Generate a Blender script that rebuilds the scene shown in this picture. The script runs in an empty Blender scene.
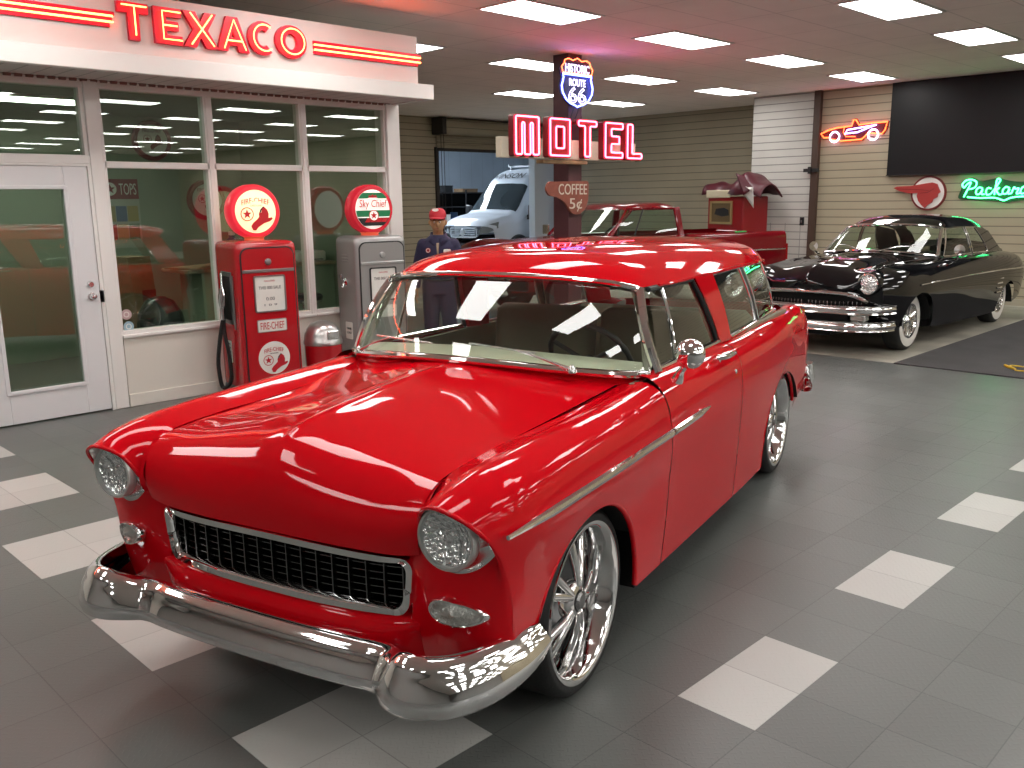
import bpy, math, random
import numpy as np
from mathutils import Matrix, Vector

random.seed(7)
rng = np.random.default_rng(5)
scene = bpy.context.scene
col = scene.collection
PI = math.pi

# ------------------------------------------------------------------ camera, world, exposure
IMG_W, IMG_H = 1024, 768
F_PX, PITCH, ROLL, YAW = 889.58, 0.2032, -0.0137, 0.7861
CAM = Vector((2.5305, -1.1984, 1.7197))
fw = Vector((-math.sin(YAW) * math.cos(PITCH), math.cos(YAW) * math.cos(PITCH), -math.sin(PITCH)))
rt = fw.cross(Vector((0, 0, 1))).normalized()
up = rt.cross(fw)
rt2 = rt * math.cos(ROLL) + up * math.sin(ROLL)
up2 = up * math.cos(ROLL) - rt * math.sin(ROLL)
cam_data = bpy.data.cameras.new('camera')
cam_data.sensor_width = 36.0
cam_data.lens = F_PX / IMG_W * 36.0
cam_data.clip_start = 0.05
cam_data.clip_end = 200
cam = bpy.data.objects.new('camera', cam_data)
col.objects.link(cam)
cam.matrix_world = Matrix(((rt2.x, up2.x, -fw.x, CAM.x), (rt2.y, up2.y, -fw.y, CAM.y),
                           (rt2.z, up2.z, -fw.z, CAM.z), (0, 0, 0, 1)))
scene.camera = cam

world = bpy.data.worlds.new('world')
scene.world = world
world.use_nodes = True
world.node_tree.nodes['Background'].inputs[0].default_value = (0.55, 0.62, 0.72, 1)
world.node_tree.nodes['Background'].inputs[1].default_value = 0.25

scene.view_settings.view_transform = 'Standard'
scene.view_settings.look = 'None'
scene.view_settings.gamma = 1.0
scene.view_settings.use_curve_mapping = False
scene.view_settings.exposure = 0.0
scene.cycles.use_denoising = True
scene.cycles.max_bounces = 10
scene.cycles.glossy_bounces = 6
scene.cycles.transparent_max_bounces = 16
scene.cycles.sample_clamp_indirect = 6.0
PANEL_LIGHT = 12.5

# ------------------------------------------------------------------ materials
MATS = {}


def mat(name, color=(.5, .5, .5), rough=.5, metal=0.0, spec=.5, coat=0.0, emit=None, strength=0.0,
        noise=0.0, nscale=20.0, bump=0.0, bscale=60.0, coat_rough=.03):
    if name in MATS:
        return MATS[name]
    m = bpy.data.materials.new(name)
    m.use_nodes = True
    nt = m.node_tree
    b = nt.nodes['Principled BSDF']
    b.inputs['Base Color'].default_value = (*color, 1)
    b.inputs['Roughness'].default_value = rough
    b.inputs['Metallic'].default_value = metal
    b.inputs['Specular IOR Level'].default_value = spec
    b.inputs['Coat Weight'].default_value = coat
    b.inputs['Coat Roughness'].default_value = coat_rough
    if emit is not None:
        b.inputs['Emission Color'].default_value = (*emit, 1)
        b.inputs['Emission Strength'].default_value = strength
    tc = None
    if noise or bump:
        tc = nt.nodes.new('ShaderNodeTexCoord')
    if noise:
        n = nt.nodes.new('ShaderNodeTexNoise')
        n.inputs['Scale'].default_value = nscale
        n.inputs['Detail'].default_value = 4
        nt.links.new(tc.outputs['Object'], n.inputs['Vector'])
        r = nt.nodes.new('ShaderNodeMapRange')
        r.inputs['From Min'].default_value = .3
        r.inputs['From Max'].default_value = .7
        r.inputs['To Min'].default_value = 1 - noise
        r.inputs['To Max'].default_value = 1 + noise
        nt.links.new(n.outputs[0], r.inputs[0])
        v = nt.nodes.new('ShaderNodeVectorMath')
        v.operation = 'SCALE'
        v.inputs[0].default_value = color
        nt.links.new(r.outputs[0], v.inputs['Scale'])
        nt.links.new(v.outputs[0], b.inputs['Base Color'])
    if bump:
        n = nt.nodes.new('ShaderNodeTexNoise')
        n.inputs['Scale'].default_value = bscale
        nt.links.new(tc.outputs['Object'], n.inputs['Vector'])
        bp = nt.nodes.new('ShaderNodeBump')
        bp.inputs['Strength'].default_value = bump
        bp.inputs['Distance'].default_value = .01
        nt.links.new(n.outputs[0], bp.inputs['Height'])
        nt.links.new(bp.outputs[0], b.inputs['Normal'])
    MATS[name] = m
    return m


def math_node(nt, op, a, b=None, c=None):
    n = nt.nodes.new('ShaderNodeMath')
    n.operation = op
    for i, x in enumerate((a, b, c)):
        if x is None:
            continue
        if isinstance(x, (int, float)):
            n.inputs[i].default_value = x
        else:
            nt.links.new(x, n.inputs[i])
    return n.outputs[0]


def glass(name, tint=(.9, .95, .92), refl=1.0, rough=0.0, ior=1.5):
    """Thin pane: tinted see-through plus a mirror-like surface reflection that grows at grazing angles."""
    if name in MATS:
        return MATS[name]
    m = bpy.data.materials.new(name)
    m.use_nodes = True
    nt = m.node_tree
    nt.nodes.clear()
    out = nt.nodes.new('ShaderNodeOutputMaterial')
    mix = nt.nodes.new('ShaderNodeMixShader')
    tr = nt.nodes.new('ShaderNodeBsdfTransparent')
    tr.inputs[0].default_value = (*tint, 1)
    gl = nt.nodes.new('ShaderNodeBsdfGlossy')
    gl.inputs['Color'].default_value = (1, 1, 1, 1)
    gl.inputs['Roughness'].default_value = rough
    ge = nt.nodes.new('ShaderNodeNewGeometry')
    dt = nt.nodes.new('ShaderNodeVectorMath')
    dt.operation = 'DOT_PRODUCT'
    nt.links.new(ge.outputs['Normal'], dt.inputs[0])
    nt.links.new(ge.outputs['Incoming'], dt.inputs[1])
    ca = math_node(nt, 'ABSOLUTE', dt.outputs['Value'])
    f0 = ((ior - 1) / (ior + 1)) ** 2 * 1.7
    f = math_node(nt, 'MULTIPLY_ADD', math_node(nt, 'POWER', math_node(nt, 'SUBTRACT', 1.0, ca), 5.0), 1 - f0, f0)
    f = math_node(nt, 'MULTIPLY', f, refl)
    f = math_node(nt, 'MINIMUM', f, 1.0)
    nt.links.new(f, mix.inputs[0])
    nt.links.new(tr.outputs[0], mix.inputs[1])
    nt.links.new(gl.outputs[0], mix.inputs[2])
    nt.links.new(mix.outputs[0], out.inputs[0])
    MATS[name] = m
    return m


def siding(name, color, pitch, axis='Z', seam=.12, rough=.55, dark=.45, stagger=None):
    """Painted lap siding / slatted shutter: fine seams every `pitch` metres."""
    if name in MATS:
        return MATS[name]
    m = mat(name, color, rough)
    nt = m.node_tree
    b = nt.nodes['Principled BSDF']
    tc = nt.nodes.new('ShaderNodeTexCoord')
    sp = nt.nodes.new('ShaderNodeSeparateXYZ')
    nt.links.new(tc.outputs['Object'], sp.inputs[0])
    f = math_node(nt, 'FRACT', math_node(nt, 'DIVIDE', sp.outputs[axis], pitch))
    line = math_node(nt, 'LESS_THAN', f, seam)
    if stagger:
        ax, w, per = stagger
        g = math_node(nt, 'FRACT', math_node(nt, 'DIVIDE', sp.outputs[ax], per))
        low = math_node(nt, 'LESS_THAN', sp.outputs['Z'], w)
        line = math_node(nt, 'MAXIMUM', line, math_node(nt, 'MULTIPLY', low, math_node(nt, 'LESS_THAN', g, .04)))
    mx = nt.nodes.new('ShaderNodeMix')
    mx.data_type = 'RGBA'
    mx.inputs['A'].default_value = (*color, 1)
    mx.inputs['B'].default_value = (*[c * dark for c in color], 1)
    nt.links.new(line, mx.inputs['Factor'])
    n = nt.nodes.new('ShaderNodeTexNoise')
    n.inputs['Scale'].default_value = 1.3
    n.inputs['Detail'].default_value = 5
    nt.links.new(tc.outputs['Object'], n.inputs['Vector'])
    r = nt.nodes.new('ShaderNodeMapRange')
    r.inputs['From Min'].default_value = .3
    r.inputs['From Max'].default_value = .7
    r.inputs['To Min'].default_value = .93
    r.inputs['To Max'].default_value = 1.05
    nt.links.new(n.outputs[0], r.inputs[0])
    v = nt.nodes.new('ShaderNodeVectorMath')
    v.operation = 'SCALE'
    nt.links.new(mx.outputs['Result'], v.inputs[0])
    nt.links.new(r.outputs[0], v.inputs['Scale'])
    nt.links.new(v.outputs[0], b.inputs['Base Color'])
    bp = nt.nodes.new('ShaderNodeBump')
    bp.inputs['Strength'].default_value = .5
    bp.inputs['Distance'].default_value = .008
    nt.links.new(math_node(nt, 'SUBTRACT', f, line), bp.inputs['Height'])
    nt.links.new(bp.outputs[0], b.inputs['Normal'])
    return m


RED = mat('red_car_paint', (.58, .002, .008), .035, 0, .27, 0.0)
CHROME = mat('chrome', (.86, .86, .86), .045, 1.0)
CHROME_R = mat('brushed_chrome', (.72, .72, .72), .22, 1.0)
BLACK = mat('black_plastic', (.012, .012, .013), .45)
MATTE = mat('matte_black', (.006, .006, .006), .9)
RUBBER = mat('tire_rubber', (.012, .012, .012), .65, bump=.15, bscale=90)
WHITE = mat('white_paint', (.80, .78, .75), .45)
CREAM = mat('cream_paint', (.76, .70, .60), .5)
GREY = mat('grey_metal', (.33, .33, .33), .35, .6)
REDP = mat('red_enamel', (.46, .006, .012), .25, 0, .5, .6)
DKRED = mat('dark_red_paint', (.10, .012, .016), .5)
WHITE_E = mat('white_enamel', (.85, .85, .82), .25)
BLUEBLK = mat('near_black_ink', (.02, .02, .025), .5)
WOOD = mat('plain_wood', (.36, .22, .11), .6, noise=.25, nscale=9)
CARDB = mat('cardboard', (.30, .19, .105), .8, noise=.08)


# ------------------------------------------------------------------ objects, labels
def tag(o, label=None, cat=None, group=None, kind=None):
    if label:
        o['label'] = label
    if cat:
        o['category'] = cat
    if group:
        o['group'] = group
    if kind:
        o['kind'] = kind
    return o


def thing(name, label, cat, loc=(0, 0, 0), rz=0.0, group=None, M=None):
    o = bpy.data.objects.new(name, None)
    o.empty_display_size = .1
    col.objects.link(o)
    if M is not None:
        o.matrix_world = M
    else:
        o.location = loc
        o.rotation_euler = (0, 0, rz)
    return tag(o, label, cat, group)


def facing_px(x, y, z):      # local x right (+Y), y up, z out of a wall that faces +X
    return Matrix(((0, 0, 1, x), (1, 0, 0, y), (0, 1, 0, z), (0, 0, 0, 1)))


def facing_my(x, y, z):      # local x right (+X), y up, z out of a wall that faces -Y
    return Matrix(((1, 0, 0, x), (0, 0, -1, y), (0, 1, 0, z), (0, 0, 0, 1)))


class MB:
    """Collects vertices and faces of one mesh."""

    def __init__(self):
        self.v, self.f, self.m = [], [], []

    def add(self, verts, faces, mi=0):
        o = len(self.v)
        self.v += [tuple(map(float, p)) for p in verts]
        self.f += [tuple(i + o for i in q) for q in faces]
        self.m += [mi] * len(faces)
        return self

    def box(self, x0, x1, y0, y1, z0, z1, mi=0, bev=0.0):
        if bev > 0:
            b = bev
            prof = [(x0 + b, y0), (x1 - b, y0), (x1, y0 + b), (x1, y1 - b), (x1 - b, y1), (x0 + b, y1), (x0, y1 - b), (x0, y0 + b)]
            ins = [(x0 + b, y0 + b), (x1 - b, y0 + b), (x1 - b, y0 + b), (x1 - b, y1 - b), (x1 - b, y1 - b), (x0 + b, y1 - b), (x0 + b, y1 - b), (x0 + b, y0 + b)]
            loops = [[(p[0], p[1], z0) for p in ins], [(p[0], p[1], z0 + b) for p in prof], [(p[0], p[1], z1 - b) for p in prof], [(p[0], p[1], z1) for p in ins]]
            return self.loft(loops, closed=True, caps=True, mi=mi)
        vs = [(x, y, z) for z in (z0, z1) for y in (y0, y1) for x in (x0, x1)]
        return self.add(vs, [(0, 2, 3, 1), (4, 5, 7, 6), (0, 1, 5, 4), (2, 6, 7, 3), (0, 4, 6, 2), (1, 3, 7, 5)], mi)

    def loft(self, loops, closed=True, caps=False, mi=0, wrap=False):
        n = len(loops[0])
        vs = [p for l in loops for p in l]
        fs = []
        L = len(loops)
        for i in range(L if wrap else L - 1):
            a, b = i * n, ((i + 1) % L) * n
            for k in range(n if closed else n - 1):
                k2 = (k + 1) % n
                fs.append((a + k, a + k2, b + k2, b + k))
        if caps:
            fs.append(tuple(range(n - 1, -1, -1)))
            fs.append(tuple(range((L - 1) * n, L * n)))
        return self.add(vs, fs, mi)

    def lathe(self, prof, axis='z', c=(0, 0, 0), n=32, mi=0, closed=False, arc=None):
        loops = []
        pts = prof + ([prof[0]] if closed else [])
        for r, h in pts:
            ring = []
            for k in range(n):
                a = 2 * PI * k / n
                p = {'z': (r * math.cos(a), r * math.sin(a), h), 'x': (h, r * math.cos(a), r * math.sin(a)), 'y': (r * math.sin(a), h, r * math.cos(a))}[axis]
                ring.append((p[0] + c[0], p[1] + c[1], p[2] + c[2]))
            loops.append(ring)
        return self.loft(loops, True, False, mi)

    def cyl(self, p0, p1, r0, r1=None, n=16, mi=0, caps=True):
        return self.tube([p0, p1], [r0, r0 if r1 is None else r1], n, mi, caps=caps)

    def tube(self, path, r, n=8, mi=0, closed=False, caps=True, flat=1.0, upv=None):
        P = np.array(path, float)
        N = len(P)
        R = np.full(N, r, float) if np.isscalar(r) else np.array(r, float)
        if closed:
            T = np.roll(P, -1, 0) - np.roll(P, 1, 0)
        else:
            T = np.gradient(P, axis=0)
        T /= np.linalg.norm(T, axis=1)[:, None] + 1e-12
        u0 = np.array(upv if upv is not None else (0, 0, 1.0))
        if abs(T[0] @ u0) > .95 and upv is None:
            u0 = np.array((1.0, 0, 0))
        loops = []
        u = u0 - T[0] * (u0 @ T[0])
        u /= np.linalg.norm(u)
        for i in range(N):
            if upv is not None:
                u = u0 - T[i] * (u0 @ T[i])
            else:
                u = u - T[i] * (u @ T[i])
            u /= np.linalg.norm(u) + 1e-12
            w = np.cross(T[i], u)
            loops.append([tuple(P[i] + R[i] * (math.cos(2 * PI * k / n) * w + flat * math.sin(2 * PI * k / n) * u)) for k in range(n)])
        return self.loft(loops, True, caps and not closed, mi, wrap=closed)

    def grid(self, G, mi=0, flip=False):
        G = np.asarray(G)
        a, b = G.shape[:2]
        fs = []
        for i in range(a - 1):
            for j in range(b - 1):
                q = (i * b + j, i * b + j + 1, (i + 1) * b + j + 1, (i + 1) * b + j)
                fs.append(q[::-1] if flip else q)
        return self.add(G.reshape(-1, 3), fs, mi)

    def mirror_grid(self, G, mi=0, flip=False):
        self.grid(G, mi, flip)
        M = np.array(G, float)
        M[..., 0] *= -1
        return self.grid(M, mi, not flip)

    def prism(self, poly, z0, z1, mi=0, frame=None):
        """poly: 2D convex-ish outline in local x,y extruded along z."""
        n = len(poly)
        a = sum(poly[i][0] * poly[(i + 1) % n][1] - poly[(i + 1) % n][0] * poly[i][1] for i in range(n))
        if a < 0:
            poly = poly[::-1]
        vs = [(p[0], p[1], z0) for p in poly] + [(p[0], p[1], z1) for p in poly]
        if frame is not None:
            vs = [tuple(frame @ Vector(p)) for p in vs]
        fs = [tuple(range(n - 1, -1, -1)), tuple(range(n, 2 * n))] + [(i, (i + 1) % n, n + (i + 1) % n, n + i) for i in range(n)]
        return self.add(vs, fs, mi)

    def xform(self, M):
        self.v = [tuple(M @ Vector(p)) for p in self.v]
        return self

    def build(self, name, mats, parent=None, smooth=True, angle=35, weld=0.0, solid=0.0, bevel=0.0, subsurf=0):
        me = bpy.data.meshes.new(name)
        me.from_pydata(self.v, [], self.f)
        if not isinstance(mats, (list, tuple)):
            mats = [mats]
        for m in mats:
            me.materials.append(m)
        for p, mi in zip(me.polygons, self.m):
            p.material_index = mi
        if weld:
            import bmesh
            bm = bmesh.new()
            bm.from_mesh(me)
            bmesh.ops.remove_doubles(bm, verts=bm.verts, dist=weld)
            bmesh.ops.recalc_face_normals(bm, faces=bm.faces) if weld < 0 else None
            bm.to_mesh(me)
            bm.free()
        if smooth:
            me.polygons.foreach_set('use_smooth', [True] * len(me.polygons))
            me.set_sharp_from_angle(angle=math.radians(angle))
        me.update()
        o = bpy.data.objects.new(name, me)
        col.objects.link(o)
        if parent is not None:
            o.parent = parent
        if bevel:
            md = o.modifiers.new('bevel', 'BEVEL')
            md.width = bevel
            md.segments = 2
            md.limit_method = 'ANGLE'
        if subsurf:
            md = o.modifiers.new('sub', 'SUBSURF')
            md.levels = md.render_levels = subsurf
        if solid:
            md = o.modifiers.new('solid', 'SOLIDIFY')
            md.thickness = abs(solid)
            md.offset = -1 if solid > 0 else 1
        return o


def struct(name, mb, m, parent=None, smooth=False, **k):
    o = mb.build(name, m, parent, smooth, **k)
    if parent is None:
        o['kind'] = 'structure'
    return o


def box(name, x0, x1, y0, y1, z0, z1, m, parent=None, bev=0.0):
    return MB().box(x0, x1, y0, y1, z0, z1, 0, bev).build(name, m, parent, smooth=False)


# ------------------------------------------------------------------ curves and patches
def hermite(ts, P, t):
    """Non-uniform cubic through P at ts, sampled at t."""
    ts = np.asarray(ts, float)
    P = np.asarray(P, float)
    t = np.asarray(t, float)
    n = len(ts)
    d = (P[1:] - P[:-1]) / (ts[1:] - ts[:-1]).reshape((-1,) + (1,) * (P.ndim - 1))
    T = np.empty_like(P)
    if n == 2:
        T[0] = T[1] = d[0]
    else:
        h = ts[1:] - ts[:-1]
        w = (h[1:] / (h[1:] + h[:-1])).reshape((-1,) + (1,) * (P.ndim - 1))
        T[1:-1] = w * d[:-1] + (1 - w) * d[1:]
        T[0] = 1.5 * d[0] - .5 * T[1]
        T[-1] = 1.5 * d[-1] - .5 * T[-2]
    k = np.clip(np.searchsorted(ts, t, side='right') - 1, 0, n - 2)
    h = (ts[k + 1] - ts[k])
    s = (t - ts[k]) / h
    sh = (-1,) + (1,) * (P.ndim - 1)
    s = s.reshape(sh)
    h = h.reshape(sh)
    return ((2 * s ** 3 - 3 * s ** 2 + 1) * P[k] + (s ** 3 - 2 * s ** 2 + s) * h * T[k] + (-2 * s ** 3 + 3 * s ** 2) * P[k + 1] + (s ** 3 - s ** 2) * h * T[k + 1])


def chord(P):
    P = np.asarray(P, float)
    d = np.linalg.norm(np.diff(P, axis=0), axis=-1)
    if d.ndim > 1:
        d = d.mean(axis=tuple(range(1, d.ndim)))
    return np.concatenate(([0], np.cumsum(d)))


def spline(P, n=40, closed=False):
    P = np.asarray(P, float)
    if closed:
        k = len(P)
        Q = np.concatenate((P[-3:], P, P[:4]))
        c = chord(Q)
        return hermite(c, Q, np.linspace(c[3], c[3 + k], n, endpoint=False))
    c = chord(P)
    return hermite(c, P, np.linspace(0, c[-1], n))


def patch(S, na, nb, ta=None, tb=None, sa=None, sb=None):
    """Smooth interpolating surface through a net of points S[i][j]."""
    S = np.asarray(S, float)
    ta = chord(S) if ta is None else np.asarray(ta, float)
    tb = chord(S.transpose(1, 0, 2)) if tb is None else np.asarray(tb, float)
    sb = np.linspace(tb[0], tb[-1], nb) if sb is None else np.asarray(sb, float)
    sa = np.linspace(ta[0], ta[-1], na) if sa is None else np.asarray(sa, float)
    A = hermite(tb, S.transpose(1, 0, 2), sb).transpose(1, 0, 2)
    return hermite(ta, A, sa)


def mirrored(row):
    """Half section from the middle outward -> full section."""
    row = [tuple(p) for p in row]
    return [(-p[0], p[1], p[2]) for p in row[:0:-1]] + row


def arc2d(cx, cy, rx, ry, a0, a1, n):
    return [(cx + rx * math.cos(a0 + (a1 - a0) * i / n), cy + ry * math.sin(a0 + (a1 - a0) * i / n)) for i in range(n + 1)]


def rrect(x0, x1, y0, y1, r, n=5):
    out = []
    for cx, cy, a in ((x1 - r, y1 - r, 0), (x0 + r, y1 - r, PI / 2), (x0 + r, y0 + r, PI), (x1 - r, y0 + r, 1.5 * PI)):
        out += arc2d(cx, cy, r, r, a, a + PI / 2, n)
    return out


def curve_mesh(loops, depth=0.0, bevel=0.0, fill=True, bres=2):
    """Mesh data of filled 2D outlines (holes allowed) or of round tubes along them."""
    cu = bpy.data.curves.new('tmp', 'CURVE')
    cu.dimensions = '2D' if fill else '3D'
    cu.fill_mode = 'BOTH' if fill else 'FULL'
    cu.extrude = depth / 2
    cu.bevel_depth = bevel
    cu.bevel_resolution = bres
    for lp in loops:
        s = cu.splines.new('POLY')
        s.points.add(len(lp) - 1)
        for p, q in zip(s.points, lp):
            p.co = (q[0], q[1], q[2] if len(q) > 2 else 0, 1)
        s.use_cyclic_u = True
    o = bpy.data.objects.new('tmp', cu)
    me = bpy.data.meshes.new_from_object(o)
    bpy.data.objects.remove(o)
    bpy.data.curves.remove(cu)
    return me


def text_data(s, depth=.004, outline=0.0, shear=0.0, spacing=1.0):
    cu = bpy.data.curves.new('tmp', 'FONT')
    cu.body = s
    cu.size = 1
    cu.align_x = 'CENTER'
    cu.shear = shear
    cu.space_character = spacing
    cu.resolution_u = 4
    if outline:
        cu.fill_mode = 'NONE'
        cu.bevel_depth = outline
        cu.bevel_resolution = 1
    else:
        cu.extrude = 0.0
    o = bpy.data.objects.new('tmp', cu)
    col.objects.link(o)
    dg = bpy.context.evaluated_depsgraph_get()
    me = bpy.data.meshes.new_from_object(o.evaluated_get(dg))
    bpy.data.objects.remove(o)
    bpy.data.curves.remove(cu)
    return me


def mesh_obj(name, me, m, parent, M=None):
    me.name = name
    me.materials.clear()
    me.materials.append(m)
    o = bpy.data.objects.new(name, me)
    col.objects.link(o)
    if parent is not None:
        o.parent = parent
    if M is not None:
        o.matrix_local = M
    return o


def lettering(name, s, w, h, m, parent, cx=0, cy=0, z=0.0, depth=.004, shear=0.0, spacing=1.0, bold=0.0, tube=0.0, arch=0.0, M=None, rot=0.0):
    """Writing fitted into a w x h box centred at (cx, cy) in the parent's local x/y plane."""
    me = text_data(s, shear=shear, spacing=spacing, outline=(.001 if tube else 0))
    n = len(me.vertices)
    co = np.empty(n * 3)
    me.vertices.foreach_get('co', co)
    co = co.reshape(-1, 3)
    lo, hi = co.min(0), co.max(0)
    sx = w / max(hi[0] - lo[0], 1e-6)
    sy = h / max(hi[1] - lo[1], 1e-6)
    if tube:
        bpy.data.meshes.remove(me)
        me = text_data(s, shear=shear, spacing=spacing, outline=tube / sy)
        n = len(me.vertices)
        co = np.empty(n * 3)
        me.vertices.foreach_get('co', co)
        co = co.reshape(-1, 3)
    co[:, 0] = (co[:, 0] - (lo[0] + hi[0]) / 2) * sx
    co[:, 1] = (co[:, 1] - (lo[1] + hi[1]) / 2) * sy
    if tube:
        co[:, 2] *= sy
    if arch:
        co[:, 1] -= arch * (co[:, 0] / (w / 2)) ** 2
    me.vertices.foreach_set('co', co.ravel())
    me.update()
    if not tube and depth:
        import bmesh
        bm = bmesh.new()
        bm.from_mesh(me)
        r = bmesh.ops.extrude_face_region(bm, geom=bm.faces[:])
        bmesh.ops.translate(bm, verts=[g for g in r['geom'] if isinstance(g, bmesh.types.BMVert)], vec=(0, 0, depth))
        bmesh.ops.recalc_face_normals(bm, faces=bm.faces)
        bm.to_mesh(me)
        bm.free()
    L = Matrix.Translation((cx, cy, z)) @ Matrix.Rotation(rot, 4, 'Z')
    if M is not None:
        L = M @ L
    return mesh_obj(name, me, m, parent, L)


def shape(name, loops, depth, m, parent, cx=0, cy=0, z=0.0, M=None, s=1.0):
    me = curve_mesh([[(p[0] * s, p[1] * s) for p in l] for l in loops], depth)
    L = Matrix.Translation((cx, cy, z + depth / 2))
    if M is not None:
        L = M @ L
    return mesh_obj(name, me, m, parent, L)


def neon(name, strokes, r, m, parent, z=.02, closed=False, n=6, smooth=0):
    mb = MB()
    for st in strokes:
        cl = closed or st[0] == st[-1]
        pts = st[:-1] if (cl and st[0] == st[-1]) else st
        P = [(p[0], p[1], z) for p in pts]
        if smooth:
            P = spline(P, smooth * len(P), cl)
        mb.tube(P, r, n, closed=cl)
    return mb.build(name, m, parent)


def copy_tree(o, parent=None):
    c = o.copy()
    col.objects.link(c)
    if parent is not None:
        c.parent = parent
    for ch in list(o.children):
        copy_tree(ch, c)
    return c
# ------------------------------------------------------------------ the room
T = .3048


def tile_material(name, color, wear):
    m = mat(name, color, .42)
    nt = m.node_tree
    b = nt.nodes['Principled BSDF']
    tc = nt.nodes.new('ShaderNodeTexCoord')
    sp = nt.nodes.new('ShaderNodeSeparateXYZ')
    nt.links.new(tc.outputs['Object'], sp.inputs[0])
    # seams between tiles
    ex = math_node(nt, 'PINGPONG', sp.outputs['X'], T / 2)
    ey = math_node(nt, 'PINGPONG', sp.outputs['Y'], T / 2)
    seam = math_node(nt, 'LESS_THAN', math_node(nt, 'MINIMUM', math_node(nt, 'SUBTRACT', ex, -0.0), ey), .0022)
    # every tile a slightly different shade
    cx = math_node(nt, 'FLOOR', math_node(nt, 'DIVIDE', sp.outputs['X'], T))
    cy = math_node(nt, 'FLOOR', math_node(nt, 'DIVIDE', sp.outputs['Y'], T))
    cb = nt.nodes.new('ShaderNodeCombineXYZ')
    nt.links.new(cx, cb.inputs[0])
    nt.links.new(cy, cb.inputs[1])
    wn = nt.nodes.new('ShaderNodeTexWhiteNoise')
    wn.noise_dimensions = '2D'
    nt.links.new(cb.outputs[0], wn.inputs['Vector'])
    n = nt.nodes.new('ShaderNodeTexNoise')
    n.inputs['Scale'].default_value = 1.1
    n.inputs['Detail'].default_value = 6
    n.inputs['Roughness'].default_value = .62
    nt.links.new(tc.outputs['Object'], n.inputs['Vector'])
    val = math_node(nt, 'ADD', math_node(nt, 'MULTIPLY', wn.outputs[0], .14), math_node(nt, 'MULTIPLY', n.outputs[0], wear))
    val = math_node(nt, 'ADD', val, .93 - wear * .5)
    v = nt.nodes.new('ShaderNodeVectorMath')
    v.operation = 'SCALE'
    v.inputs[0].default_value = color
    nt.links.new(math_node(nt, 'MULTIPLY', val, math_node(nt, 'SUBTRACT', 1.0, math_node(nt, 'MULTIPLY', seam, .32))), v.inputs['Scale'])
    nt.links.new(v.outputs[0], b.inputs['Base Color'])
    # raised tread: short bars, alternating direction
    vr = nt.nodes.new('ShaderNodeVectorRotate')
    vr.rotation_type = 'Z_AXIS'
    vr.inputs['Angle'].default_value = PI / 4
    nt.links.new(tc.outputs['Object'], vr.inputs['Vector'])
    s2 = nt.nodes.new('ShaderNodeSeparateXYZ')
    nt.links.new(vr.outputs[0], s2.inputs[0])
    gx = math_node(nt, 'MULTIPLY', s2.outputs['X'], 1 / .026)
    gy = math_node(nt, 'MULTIPLY', s2.outputs['Y'], 1 / .026)
    par = math_node(nt, 'MODULO', math_node(nt, 'ADD', math_node(nt, 'ADD', math_node(nt, 'FLOOR', gx), math_node(nt, 'FLOOR', gy)), 4000.0), 2.0)
    fx = math_node(nt, 'ABSOLUTE', math_node(nt, 'SUBTRACT', math_node(nt, 'FRACT', gx), .5))
    fy = math_node(nt, 'ABSOLUTE', math_node(nt, 'SUBTRACT', math_node(nt, 'FRACT', gy), .5))
    a = math_node(nt, 'MULTIPLY', math_node(nt, 'LESS_THAN', fx, .12), math_node(nt, 'LESS_THAN', fy, .42))
    c = math_node(nt, 'MULTIPLY', math_node(nt, 'LESS_THAN', fy, .12), math_node(nt, 'LESS_THAN', fx, .42))
    mx = nt.nodes.new('ShaderNodeMix')
    mx.data_type = 'FLOAT'
    nt.links.new(par, mx.inputs['Factor'])
    nt.links.new(a, mx.inputs['A'])
    nt.links.new(c, mx.inputs['B'])
    hgt = math_node(nt, 'SUBTRACT', math_node(nt, 'MULTIPLY', mx.outputs['Result'], .7), seam)
    bp = nt.nodes.new('ShaderNodeBump')
    bp.inputs['Strength'].default_value = 1.0
    bp.inputs['Distance'].default_value = .005
    nt.links.new(hgt, bp.inputs['Height'])
    nt.links.new(bp.outputs[0], b.inputs['Normal'])
    r = math_node(nt, 'ADD', math_node(nt, 'MULTIPLY', n.outputs[0], .22), .24)
    nt.links.new(r, b.inputs['Roughness'])
    return m


TILE_D = tile_material('dark_grey_floor_tile', (.120, .126, .119), .34)
TILE_W = tile_material('white_floor_tile', (.50, .50, .475), .12)
CONC = mat('worn_concrete', (.36, .335, .28), .6, noise=.35, nscale=1.6, bump=.1, bscale=30)
MATC = mat('charcoal_carpet_mat', (.045, .042, .043), .9, noise=.15, nscale=3, bump=.3, bscale=300)

fl = MB()
i0, i1, j0, j1 = -43, 66, -20, 26
for i in range(i0, i1):
    for j in range(j0, j1 + 1):
        ya, yb = j * T, (j + 1) * T
        if j == j1:
            yb = 8.10
        white = 0
        if j in (0, 1) and i <= 1 and (i % 4) in (0, 1):
            white = 1
        if i == 3 and j >= 4 and ((j - 4) % 4) in (0, 1):
            white = 1
        fl.add([(i * T, ya, 0), ((i + 1) * T, ya, 0), ((i + 1) * T, yb, 0), (i * T, yb, 0)], [(0, 1, 2, 3)], white)
fl.add([(-13.2, 8.10, 0), (20.1, 8.10, 0), (20.1, 15.7, 0), (-13.2, 15.7, 0)], [(0, 1, 2, 3)], 2)
struct('floor', fl, [TILE_D, TILE_W, CONC])
fm = MB().box(-1.11, 5.6, 8.06, 13.3, .001, .012, 0, .004)
o = fm.build('floor_mat', MATC, None, smooth=False)
tag(o, 'large charcoal rubber mat spread on the floor beside the black car', 'mat')

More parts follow.
